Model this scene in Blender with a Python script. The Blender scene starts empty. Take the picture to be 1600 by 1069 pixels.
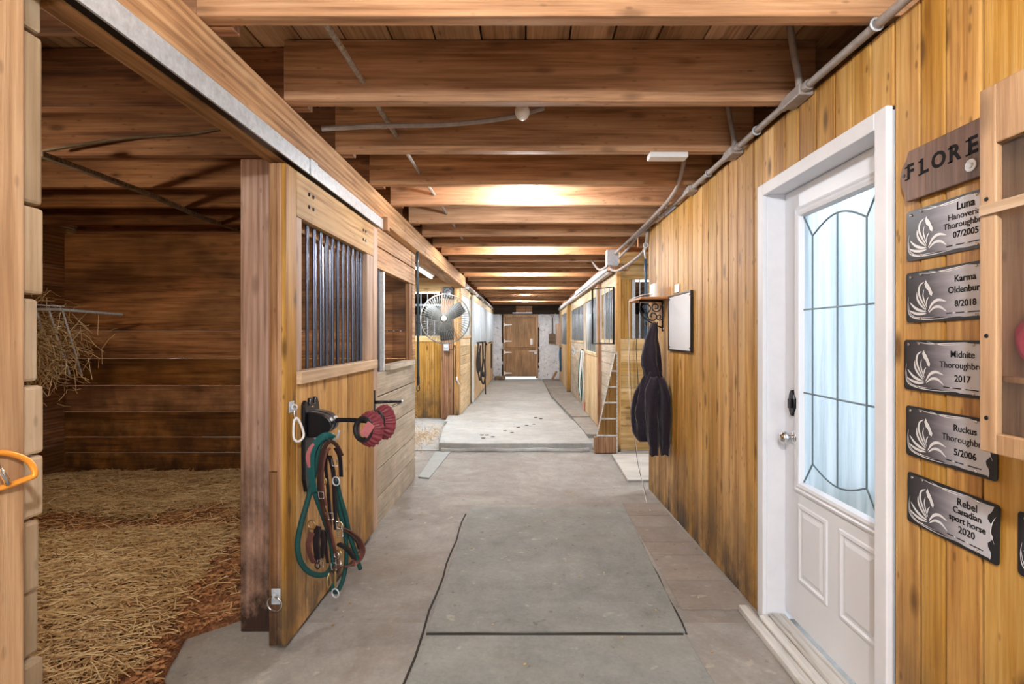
import bpy, bmesh, math, random
from mathutils import Vector, Matrix, noise as mnoise

random.seed(7)
SC = bpy.context.scene
COL = SC.collection

# ------------------------------------------------------------------ camera
EYE = 1.40
F = 800.0            # focal length in pixels of the 1600 px wide frame
VX, VY = 820.0, 525.0
cd = bpy.data.cameras.new('camera')
cd.sensor_width = 36.0
cd.lens = F / 1600.0 * 36.0
cd.shift_x = (800.0 - VX) / 1600.0
cd.shift_y = (VY - 534.5) / 1600.0
cd.clip_start = 0.05
cam = bpy.data.objects.new('camera', cd)
cam.location = (0, 0, EYE)
cam.rotation_euler = (math.pi / 2, 0, 0)
COL.objects.link(cam)
SC.camera = cam

# ------------------------------------------------------------------ world, light, exposure
SC.view_settings.view_transform = 'Standard'
SC.view_settings.look = 'None'
SC.view_settings.gamma = 1.0
SC.view_settings.use_curve_mapping = False
SC.view_settings.exposure = 0.55
W = bpy.data.worlds.new('daylight')
SC.world = W
W.use_nodes = True
bg = W.node_tree.nodes['Background']
bg.inputs[0].default_value = (0.80, 0.90, 1.0, 1)
bg.inputs[1].default_value = 2.3


def light(name, kind, loc, energy, color=(1, 1, 1), size=0.1, rot=(0, 0, 0), size_y=None, parent=None, portal=False):
    ld = bpy.data.lights.new(name, kind)
    ld.energy = energy
    ld.color = color
    if kind == 'AREA':
        ld.shape = 'RECTANGLE'
        ld.size = size
        ld.size_y = size_y or size
        if portal:
            ld.cycles.is_portal = True
    else:
        ld.shadow_soft_size = size
    o = bpy.data.objects.new(name, ld)
    COL.objects.link(o)
    o.location = loc
    o.rotation_euler = rot
    if parent:
        o.parent = parent
        o.location = Vector(loc) - parent.location
    return o


# unseen near end left open behind the camera so sky light fills the aisle
light('open_end_portal', 'AREA', (0, -2.9, 1.25), 1, size=2.3, size_y=2.5, rot=(math.pi / 2, 0, 0), portal=True)


# ------------------------------------------------------------------ pixel -> place helpers
def at(px, py, Y):
    return Vector(((px - VX) / F * Y, Y, EYE - (py - VY) / F * Y))


def onx(px, py, X):
    Y = F * X / (px - VX)
    return Vector((X, Y, EYE - (py - VY) / F * Y))


def fz(Y):
    """height of the aisle floor"""
    if Y < 2.5:
        return 0.0
    if Y < 5.0:
        return -0.06 * (Y - 2.5) / 2.5
    if Y < 6.49:
        return -0.06
    return 0.045 - 0.110 * (Y - 6.49) / 11.1


# ------------------------------------------------------------------ materials
class NT:
    def __init__(s, name):
        s.m = bpy.data.materials.new(name)
        s.m.use_nodes = True
        s.t = s.m.node_tree
        s.b = s.t.nodes['Principled BSDF']

    def n(s, typ, **kw):
        x = s.t.nodes.new(typ)
        for k, v in kw.items():
            if k.startswith('i_'):
                x.inputs[k[2:].replace('_', ' ')].default_value = v
            else:
                setattr(x, k, v)
        return x

    def l(s, a, b):
        s.t.links.new(a, b)

    def math(s, op, a, b=None, c=None):
        x = s.n('ShaderNodeMath', operation=op)
        for i, v in enumerate((a, b, c)):
            if v is None:
                continue
            if isinstance(v, (int, float)):
                x.inputs[i].default_value = v
            else:
                s.l(v, x.inputs[i])
        return x.outputs[0]

    def mix(s, f, a, b, mode='MIX'):
        x = s.n('ShaderNodeMix', data_type='RGBA', blend_type=mode)
        for i, v in ((0, f), (6, a), (7, b)):
            if isinstance(v, (int, float)):
                x.inputs[i].default_value = v
            elif isinstance(v, tuple):
                x.inputs[i].default_value = (*v[:3], 1)
            else:
                s.l(v, x.inputs[i])
        return x.outputs[2]

    def ramp(s, f, stops):
        x = s.n('ShaderNodeValToRGB')
        e = x.color_ramp.elements
        while len(e) < len(stops):
            e.new(0.5)
        for k, (p, c) in zip(e, stops):
            k.position = p
            k.color = (*c, 1) if len(c) == 3 else c
        s.l(f, x.inputs[0])
        return x.outputs[0]

    def coords(s, scale, rnd=True):
        tc = s.n('ShaderNodeTexCoord')
        src = tc.outputs['Object']
        if rnd:
            g = s.n('ShaderNodeNewGeometry')
            oi = s.n('ShaderNodeObjectInfo')
            r = s.math('ADD', g.outputs['Random Per Island'], oi.outputs['Random'])
            r = s.math('MULTIPLY', r, 37.0)
            cb = s.n('ShaderNodeCombineXYZ')
            for i in range(3):
                s.l(r, cb.inputs[i])
            va = s.n('ShaderNodeVectorMath', operation='ADD')
            s.l(src, va.inputs[0])
            s.l(cb.outputs[0], va.inputs[1])
            src = va.outputs[0]
        mp = s.n('ShaderNodeMapping')
        mp.inputs['Scale'].default_value = scale
        s.l(src, mp.inputs[0])
        return mp.outputs[0]

    def noise(s, vec, scale=1.0, detail=4, rough=0.55, dist=0.0):
        x = s.n('ShaderNodeTexNoise')
        x.inputs['Scale'].default_value = scale
        x.inputs['Detail'].default_value = detail
        x.inputs['Roughness'].default_value = rough
        x.inputs['Distortion'].default_value = dist
        s.l(vec, x.inputs['Vector'])
        return x.outputs[0]

    def bump(s, h, strength=0.3, dist=0.01):
        x = s.n('ShaderNodeBump')
        x.inputs['Strength'].default_value = strength
        x.inputs['Distance'].default_value = dist
        s.l(h, x.inputs['Height'])
        s.l(x.outputs[0], s.b.inputs['Normal'])


def mul(c, k):
    return tuple(v * k for v in c)


def wood(name, c0, c1, c2, axis='z', knots=0.6, rough=0.62, vary=0.35, dirt=None, blotch=0.25, grime_or_shade=(0.06, 0.05, 0.04), spec=0.35, ring=0.10):
    t = NT(name)
    ax = 'xyz'.index(axis)

    def sc(along, across):
        v = [across] * 3
        v[ax] = along
        return tuple(v)
    fine = t.noise(t.coords(sc(2.2, 70)), 1.0, 5, 0.65)
    wav = t.noise(t.coords(sc(0.9, 11)), 1.0, 4, 0.5, 1.6)
    big = t.noise(t.coords(sc(1.2, 2.4)), 1.0, 3, 0.6)
    rings = t.n('ShaderNodeTexWave', wave_type='BANDS', bands_direction='XYZ'[(ax + 1) % 3])
    rings.inputs['Scale'].default_value = 1.0
    rings.inputs['Distortion'].default_value = 9.0
    rings.inputs['Detail'].default_value = 2.0
    rings.inputs['Detail Scale'].default_value = 0.6
    t.l(t.coords(sc(0.35, 9)), rings.inputs['Vector'])
    f = t.math('ADD', t.math('MULTIPLY', fine, 0.55), t.math('MULTIPLY', wav, 0.45))
    f = t.math('ADD', t.math('MULTIPLY', f, 1 - ring), t.math('MULTIPLY', rings.outputs[0], ring))
    col = t.ramp(f, [(0.37, c0), (0.50, c1), (0.63, c2)])
    g = t.n('ShaderNodeNewGeometry')
    oi = t.n('ShaderNodeObjectInfo')
    r = t.math('FRACT', t.math('ADD', t.math('MULTIPLY', g.outputs['Random Per Island'], 7.31), oi.outputs['Random']))
    hs = t.n('ShaderNodeHueSaturation')
    t.l(col, hs.inputs['Color'])
    t.l(t.math('ADD', t.math('MULTIPLY', r, vary), 1.0 - vary * 0.55), hs.inputs['Value'])
    t.l(t.math('ADD', t.math('MULTIPLY', r, -0.15), 1.05), hs.inputs['Saturation'])
    col = hs.outputs[0]
    bl = t.ramp(big, [(0.35, (1 - blotch,) * 3), (0.62, (1, 1, 1))])
    col = t.mix(1.0, col, bl, 'MULTIPLY')
    if knots > 0:
        v = t.n('ShaderNodeTexVoronoi')
        v.inputs['Scale'].default_value = 1.0
        t.l(t.coords(sc(3.2, 8.5)), v.inputs['Vector'])
        k = t.ramp(v.outputs['Distance'], [(0.08, (1, 1, 1)), (0.21, (0, 0, 0))])
        v2 = t.n('ShaderNodeTexVoronoi')
        v2.inputs['Scale'].default_value = 1.0
        t.l(t.coords(sc(9, 22)), v2.inputs['Vector'])
        k2 = t.ramp(v2.outputs['Distance'], [(0.07, (1, 1, 1)), (0.16, (0, 0, 0))])
        kk = t.math('MULTIPLY', t.math('ADD', k, t.math('MULTIPLY', k2, 0.7)), knots)
        kk = t.math('MINIMUM', kk, 0.85)
        col = t.mix(kk, col, mul(c0, 0.35))
    if dirt:  # darkening towards the base: dirt, and on the stall post painted shade too
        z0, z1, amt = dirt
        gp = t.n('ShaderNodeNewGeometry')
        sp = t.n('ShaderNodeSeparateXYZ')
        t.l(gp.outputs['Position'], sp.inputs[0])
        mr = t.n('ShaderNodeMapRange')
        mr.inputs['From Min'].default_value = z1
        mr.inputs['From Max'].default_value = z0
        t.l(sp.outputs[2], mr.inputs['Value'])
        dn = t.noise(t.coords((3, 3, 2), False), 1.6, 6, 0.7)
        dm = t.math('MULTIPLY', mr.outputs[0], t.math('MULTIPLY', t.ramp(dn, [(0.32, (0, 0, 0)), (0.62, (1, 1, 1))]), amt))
        col = t.mix(dm, col, grime_or_shade)
    t.l(col, t.b.inputs['Base Color'])
    t.b.inputs['Roughness'].default_value = rough
    t.b.inputs['Specular IOR Level'].default_value = spec
    t.bump(t.math('ADD', fine, t.math('MULTIPLY', wav, 0.5)), 0.5, 0.005)
    return t.m


def plain(name, col, rough=0.5, metal=0.0, spec=0.5, speck=0.0, bump=0.0, scale=30, emit=None, sheen=0.0):
    t = NT(name)
    if speck or bump:
        nn = t.noise(t.coords((scale,) * 3), 1.0, 5, 0.65)
        c = t.ramp(nn, [(0.3, mul(col, 1 - speck)), (0.7, tuple(min(1, v * (1 + speck * .6)) for v in col))])
        t.l(c, t.b.inputs['Base Color'])
        if bump:
            t.bump(nn, bump, 0.003)
    else:
        t.b.inputs['Base Color'].default_value = (*col, 1)
    t.b.inputs['Roughness'].default_value = rough
    t.b.inputs['Metallic'].default_value = metal
    t.b.inputs['Specular IOR Level'].default_value = spec
    if sheen:
        t.b.inputs['Sheen Weight'].default_value = sheen
    if emit:
        t.b.inputs['Emission Color'].default_value = (*emit[0], 1)
        t.b.inputs['Emission Strength'].default_value = emit[1]
    return t.m


def concrete(name, a, b, brown=(0.30, 0.22, 0.15), bamt=0.35, groove=False, rough=0.75):
    t = NT(name)
    n1 = t.noise(t.coords((1.3, 1.3, 1.3)), 1.0, 8, 0.68, 0.4)
    n2 = t.noise(t.coords((7, 7, 7)), 1.0, 8, 0.75)
    n3 = t.noise(t.coords((55, 55, 55)), 1.0, 4, 0.7)
    f = t.math('ADD', t.math('MULTIPLY', n1, 0.45), t.math('ADD', t.math('MULTIPLY', n2, 0.35), t.math('MULTIPLY', n3, 0.20)))
    col = t.ramp(f, [(0.36, a), (0.50, tuple((x + y) / 2 for x, y in zip(a, b))), (0.64, b)])
    n4 = t.noise(t.coords((1.9, 1.9, 1.9)), 1.0, 6, 0.7, 0.8)
    col = t.mix(t.math('MULTIPLY', t.ramp(n4, [(0.45, (0, 0, 0)), (0.68, (1, 1, 1))]), bamt), col, brown)
    n5 = t.noise(t.coords((16, 16, 16)), 1.0, 3, 0.5)
    col = t.mix(t.math('MULTIPLY', t.ramp(n5, [(0.66, (0, 0, 0)), (0.74, (1, 1, 1))]), 0.45), col, (0.50, 0.47, 0.40))
    col = t.mix(t.math('MULTIPLY', t.ramp(n5, [(0.26, (1, 1, 1)), (0.33, (0, 0, 0))]), 0.5), col, mul(a, 0.5))
    t.l(col, t.b.inputs['Base Color'])
    t.b.inputs['Roughness'].default_value = rough
    t.b.inputs['Specular IOR Level'].default_value = 0.35
    h = t.math('ADD', t.math('MULTIPLY', n2, 0.6), t.math('MULTIPLY', n3, 0.5))
    if groove:
        w = t.n('ShaderNodeTexWave', wave_type='BANDS', bands_direction='Y')
        w.inputs['Scale'].default_value = 14
        w.inputs['Distortion'].default_value = 3
        t.l(t.coords((1, 1, 1), False), w.inputs['Vector'])
        h = t.math('ADD', h, t.math('MULTIPLY', w.outputs[0], 0.5))
    t.bump(h, 0.45, 0.006)
    return t.m


M = {}
M['yellow_z'] = wood('yellow_pine_upright', (0.38, 0.165, 0.028), (0.60, 0.315, 0.070), (0.74, 0.45, 0.145), 'z', 0.9, 0.5, 0.34, (-0.06, 0.65, 1.05), 0.22, (0.07, 0.05, 0.035))
M['yellow_y'] = wood('yellow_pine_along', (0.40, 0.19, 0.05), (0.62, 0.37, 0.13), (0.75, 0.50, 0.23), 'y', 0.6, 0.55, 0.30)
M['yellow_x'] = wood('yellow_pine_across', (0.52, 0.30, 0.09), (0.72, 0.47, 0.18), (0.84, 0.60, 0.30), 'x', 0.6, 0.55, 0.25)
M['far_z'] = wood('honey_boards_upright', (0.54, 0.35, 0.16), (0.72, 0.52, 0.28), (0.83, 0.65, 0.41), 'z', 0.5, 0.55, 0.3)
M['far_y'] = wood('honey_boards_along', (0.54, 0.37, 0.18), (0.72, 0.55, 0.32), (0.83, 0.68, 0.46), 'y', 0.4, 0.6, 0.35)
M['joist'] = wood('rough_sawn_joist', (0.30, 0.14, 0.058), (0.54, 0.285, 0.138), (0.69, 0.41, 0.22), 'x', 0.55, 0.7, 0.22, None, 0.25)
M['stalljoist'] = wood('old_shaded_stall_joist', (0.14, 0.048, 0.015), (0.30, 0.122, 0.042), (0.44, 0.205, 0.08), 'x', 0.6, 0.7, 0.25, None, 0.4)  # dark old wood, darkened further to stand in for shade over the stall
M['deck'] = wood('ceiling_planks', (0.30, 0.15, 0.065), (0.54, 0.30, 0.145), (0.68, 0.43, 0.23), 'y', 0.5, 0.75, 0.35, None, 0.35)
M['beam'] = wood('timber_beam', (0.30, 0.14, 0.05), (0.53, 0.28, 0.115), (0.70, 0.43, 0.215), 'y', 0.45, 0.65, 0.2, None, 0.28)
M['post'] = wood('weathered_shaded_post', (0.30, 0.15, 0.085), (0.46, 0.27, 0.18), (0.58, 0.38, 0.28), 'z', 0.5, 0.7, 0.2, (0.0, 1.15, 1.6), 0.22, (0.045, 0.022, 0.014))  # lower darkening paints shade into the post together with the dirt
M['edge'] = wood('door_edge_board', (0.26, 0.11, 0.038), (0.44, 0.225, 0.10), (0.58, 0.34, 0.18), 'z', 0.6, 0.6, 0.35, (0.0, 0.9, 1.0), 0.25, (0.05, 0.028, 0.016))
M['brown_z'] = wood('brown_upright', (0.20, 0.085, 0.035), (0.36, 0.18, 0.085), (0.48, 0.27, 0.14), 'z', 0.4, 0.65, 0.3)
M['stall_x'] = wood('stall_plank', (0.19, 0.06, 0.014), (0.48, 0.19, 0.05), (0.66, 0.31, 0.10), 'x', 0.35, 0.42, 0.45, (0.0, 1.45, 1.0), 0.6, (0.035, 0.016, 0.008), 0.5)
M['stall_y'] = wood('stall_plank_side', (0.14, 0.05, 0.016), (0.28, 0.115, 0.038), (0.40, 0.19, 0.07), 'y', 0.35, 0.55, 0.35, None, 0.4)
M['grey_y'] = wood('grey_weathered_plank', (0.42, 0.34, 0.25), (0.56, 0.47, 0.36), (0.68, 0.60, 0.48), 'y', 0.3, 0.75, 0.2, (-0.06, 1.3, 0.7), 0.25, (0.28, 0.25, 0.20), ring=0.0)
M['timber_end'] = wood('timber_ends', (0.40, 0.28, 0.16), (0.52, 0.38, 0.235), (0.62, 0.48, 0.32), 'z', 0.5, 0.75, 0.45, None, 0.4)
M['jamb'] = wood('jamb_board', (0.36, 0.19, 0.08), (0.52, 0.31, 0.15), (0.62, 0.40, 0.22), 'z', 0.5, 0.6, 0.2, (0.0, 0.75, 0.8), 0.3, (0.10, 0.05, 0.02))
M['pale_y'] = wood('pale_trim_along', (0.55, 0.37, 0.22), (0.70, 0.50, 0.32), (0.80, 0.60, 0.42), 'y', 0.3, 0.55, 0.15)
M['pale_z'] = wood('pale_trim_upright', (0.42, 0.27, 0.19), (0.56, 0.39, 0.29), (0.66, 0.48, 0.37), 'z', 0.3, 0.55, 0.15)
M['greyout'] = wood('grey_upright', (0.32, 0.25, 0.18), (0.44, 0.36, 0.27), (0.54, 0.46, 0.36), 'z', 0.3, 0.7, 0.2)
M['sign'] = wood('walnut_sign', (0.10, 0.05, 0.032), (0.17, 0.092, 0.062), (0.25, 0.145, 0.10), 'y', 0.1, 0.5, 0.1)
M['case'] = wood('case_pine', (0.36, 0.20, 0.10), (0.52, 0.32, 0.17), (0.62, 0.41, 0.25), 'z', 0.5, 0.5, 0.15)
M['case_back'] = wood('case_back_ply', (0.26, 0.15, 0.09), (0.36, 0.22, 0.14), (0.44, 0.29, 0.19), 'z', 0.2, 0.6, 0.15)
M['reddish'] = wood('reddish_shelf', (0.42, 0.16, 0.06), (0.58, 0.27, 0.12), (0.66, 0.34, 0.17), 'y', 0.2, 0.5, 0.1)
M['far_door'] = wood('plywood_door', (0.30, 0.16, 0.07), (0.44, 0.26, 0.13), (0.52, 0.33, 0.18), 'z', 0.2, 0.6, 0.2, (-0.1, 0.5, 0.8), 0.35, (0.20, 0.13, 0.08))
M['darkwood'] = wood('blackish_wood', (0.03, 0.018, 0.012), (0.07, 0.045, 0.03), (0.12, 0.08, 0.055), 'x', 0.3, 0.8, 0.4)  # near-black brown, for backings and closing boards
M['greydirt'] = wood('dead_branch', (0.10, 0.07, 0.04), (0.20, 0.14, 0.09), (0.30, 0.22, 0.15), 'x', 0.3, 0.8, 0.2)
M['white_wood'] = wood('scuffed_white_sill', (0.40, 0.36, 0.30), (0.70, 0.69, 0.65), (0.82, 0.82, 0.80), 'y', 0.4, 0.6, 0.2)
M['concrete'] = concrete('aisle_concrete', (0.21, 0.20, 0.185), (0.40, 0.39, 0.365), (0.20, 0.155, 0.12), 0.55)
M['plate'] = concrete('smooth_concrete', (0.165, 0.178, 0.172), (0.34, 0.36, 0.345), (0.24, 0.21, 0.15), 0.25)
M['slab'] = concrete('raised_slab', (0.30, 0.315, 0.31), (0.53, 0.55, 0.54), (0.30, 0.275, 0.23), 0.35)
M['strip'] = concrete('grooved_strip', (0.21, 0.18, 0.155), (0.35, 0.315, 0.28), (0.22, 0.165, 0.13), 0.4, True)
M['crack'] = plain('crack_dirt', (0.03, 0.025, 0.02), 0.9)
M['galv'] = plain('galvanised_steel', (0.64, 0.69, 0.74), 0.42, 0.3, speck=0.22, scale=45)
M['darkmetal'] = plain('black_steel', (0.018, 0.018, 0.022), 0.28, 0.5)
M['bar'] = plain('grille_bar', (0.10, 0.115, 0.16), 0.25, 0.75)
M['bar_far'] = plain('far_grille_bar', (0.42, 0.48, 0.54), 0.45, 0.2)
M['rubber'] = plain('black_rubber', (0.02, 0.02, 0.022), 0.6, speck=0.2, bump=0.1)
M['chrome'] = plain('chrome', (0.75, 0.76, 0.78), 0.16, 1.0)
M['brass'] = plain('dull_brass', (0.55, 0.42, 0.20), 0.3, 0.9)
M['conduit'] = plain('grey_conduit', (0.36, 0.31, 0.28), 0.6, 0.1, speck=0.25, scale=25, bump=0.2)
M['iron'] = plain('flaky_pipe', (0.42, 0.36, 0.30), 0.7, 0.2, speck=0.5, scale=60, bump=0.4)
M['white'] = plain('white_paint', (0.80, 0.83, 0.89), 0.4, spec=0.4)
M['casing'] = plain('white_casing', (0.80, 0.82, 0.87), 0.45, speck=0.05, scale=8)
M['plastic_w'] = plain('white_plastic', (0.85, 0.85, 0.84), 0.4)
M['board_w'] = plain('whiteboard_face', (0.82, 0.84, 0.88), 0.2)
M['orange'] = plain('orange_anodised', (0.85, 0.33, 0.04), 0.3, 0.3)
M['green'] = plain('green_rope', (0.003, 0.066, 0.062), 0.7, speck=0.5, scale=220, bump=0.8)
M['greenweb'] = plain('green_webbing', (0.004, 0.105, 0.105), 0.75, speck=0.25, scale=300, bump=0.4)
M['leather'] = plain('brown_leather', (0.06, 0.028, 0.022), 0.4, speck=0.35, scale=25, bump=0.1)
M['leather_red'] = plain('red_brown_leather', (0.15, 0.055, 0.045), 0.4, speck=0.25, scale=25)
M['leather_dk'] = plain('black_leather', (0.022, 0.018, 0.022), 0.35, speck=0.2, scale=25)
M['pink'] = plain('rose_padding', (0.50, 0.16, 0.17), 0.8, speck=0.1)
M['boot_red'] = plain('red_rubber', (0.23, 0.035, 0.05), 0.5, speck=0.2, scale=25)
M['blue'] = plain('blue_tie_sleeve', (0.03, 0.10, 0.20), 0.35)
M['blue2'] = plain('dark_teal_sleeve', (0.03, 0.065, 0.085), 0.35)
M['cloth'] = plain('black_fleece', (0.022, 0.016, 0.026), 0.9, speck=0.3, scale=60, bump=0.35, spec=0.2, sheen=0.25)
M['fanmetal'] = plain('fan_wire', (0.24, 0.24, 0.22), 0.7, 0.0, spec=0.2)
M['fanblade'] = plain('fan_blade', (0.085, 0.09, 0.09), 0.8, 0.0, spec=0.15)
M['pipe_pale'] = plain('pale_panel', (0.74, 0.85, 0.93), 0.45, speck=0.06, scale=4)
M['dark'] = plain('black_opening', (0.02, 0.014, 0.010), 0.9)
M['black_plate'] = plain('plate_black', (0.015, 0.015, 0.018), 0.35)
M['ink'] = plain('ink', (0.008, 0.008, 0.010), 0.7, spec=0.15)
M['foil'] = plain('plate_white_print', (0.80, 0.81, 0.83), 0.35, 0.1)
M['pinkcloth'] = plain('pink_cloth', (0.55, 0.03, 0.12), 0.8)
M['redblock'] = plain('salmon_salt', (0.6, 0.3, 0.25), 0.7)
M['mat_pale'] = wood('pale_floor_ply', (0.50, 0.47, 0.43), (0.60, 0.58, 0.54), (0.68, 0.66, 0.62), 'x', 0.2, 0.7, 0.1)
M['mat_grey'] = plain('grey_floor_sheet', (0.33, 0.36, 0.36), 0.6, speck=0.12, scale=8)
M['shav'] = None

t = NT('brushed_plate')
tc = t.n('ShaderNodeTexCoord')
sp = t.n('ShaderNodeSeparateXYZ')
t.l(tc.outputs['Object'], sp.inputs[0])
g1 = t.math('ADD', sp.outputs[0], t.math('MULTIPLY', t.noise(t.coords((3, 25, 3), False), 1.0, 4, 0.6), 0.10))
c = t.ramp(t.math('MULTIPLY', g1, 3.2), [(0.15, (0.018, 0.018, 0.022)), (0.45, (0.085, 0.08, 0.095)), (0.62, (0.27, 0.26, 0.30)), (0.86, (0.58, 0.575, 0.62))])
t.l(c, t.b.inputs['Base Color'])
t.b.inputs['Metallic'].default_value = 0.15
t.b.inputs['Roughness'].default_value = 0.35
M['brushed'] = t.m

# textured door glass: light diffuses through it
t = NT('rippled_glass')
t.l(t.ramp(t.noise(t.coords((26, 26, 0.9), False), 1.0, 3, 0.6), [(0.35, (0.56, 0.65, 0.67)), (0.65, (0.86, 0.93, 0.94))]), t.b.inputs['Base Color'])
t.b.inputs['Transmission Weight'].default_value = 0.92
t.b.inputs['Roughness'].default_value = 0.30
t.b.inputs['IOR'].default_value = 1.10
h = t.noise(t.coords((50, 50, 7), False), 1.0, 4, 0.6, 0.8)
t.bump(h, 0.5, 0.006)
M['glass'] = t.m
t = NT('clear_sheet')
t.b.inputs['Base Color'].default_value = (0.92, 0.90, 0.88, 1)
t.b.inputs['Transmission Weight'].default_value = 0.97
t.b.inputs['Roughness'].default_value = 0.06
t.b.inputs['IOR'].default_value = 1.05
M['plexi'] = t.m

# white washed stone
t = NT('whitewashed_stone')
v = t.n('ShaderNodeTexVoronoi', feature='DISTANCE_TO_EDGE')
v.inputs['Scale'].default_value = 3.4
nz = t.noise(t.coords((3, 3, 3), False), 1.0, 5, 0.6)
t.l(t.mix(0.25, t.coords((1, 1, 1.6), False), nz), v.inputs['Vector'])
n6 = t.noise(t.coords((9, 9, 9), False), 1.0, 6, 0.7)
c = t.ramp(n6, [(0.34, (0.07, 0.06, 0.055)), (0.40, (0.74, 0.77, 0.82)), (0.7, (0.86, 0.89, 0.94))])
e = t.ramp(v.outputs['Distance'], [(0.0, (0.86, 0.86, 0.88)), (0.04, (1, 1, 1))])
t.l(t.mix(1.0, c, e, 'MULTIPLY'), t.b.inputs['Base Color'])
t.b.inputs['Roughness'].default_value = 0.85
t.bump(t.math('ADD', v.outputs['Distance'], n6), 0.6, 0.03)
M['stone'] = t.m

# shavings and straw
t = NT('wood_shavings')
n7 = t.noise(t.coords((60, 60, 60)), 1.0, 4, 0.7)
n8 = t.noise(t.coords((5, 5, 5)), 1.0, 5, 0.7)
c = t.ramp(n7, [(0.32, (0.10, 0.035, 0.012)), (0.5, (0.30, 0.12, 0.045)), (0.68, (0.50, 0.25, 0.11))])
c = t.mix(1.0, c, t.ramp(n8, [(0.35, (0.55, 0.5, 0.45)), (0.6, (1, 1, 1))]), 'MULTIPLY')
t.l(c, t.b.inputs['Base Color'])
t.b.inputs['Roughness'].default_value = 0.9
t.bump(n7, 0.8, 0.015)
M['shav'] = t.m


def chaff(name, a, b, c_):
    t = NT(name)
    g = t.n('ShaderNodeNewGeometry')
    t.l(t.ramp(g.outputs['Random Per Island'], [(0.0, a), (0.5, b), (1.0, c_)]), t.b.inputs['Base Color'])
    t.b.inputs['Roughness'].default_value = 0.6
    return t.m


M['straw'] = chaff('dry_straw', (0.34, 0.19, 0.07), (0.58, 0.38, 0.17), (0.78, 0.60, 0.34))
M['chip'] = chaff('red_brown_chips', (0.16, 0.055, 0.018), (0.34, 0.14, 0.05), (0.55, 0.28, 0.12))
M['bulb_on'] = plain('lit_bulb', (1, 1, 1), 0.4, emit=((1.0, 0.98, 0.92), 40))
M['bulb_off'] = plain('opal_globe', (0.85, 0.83, 0.78), 0.35)
M['tube_on'] = plain('lit_tube', (1, 1, 1), 0.4, emit=((0.95, 0.98, 1.0), 6))


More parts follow.
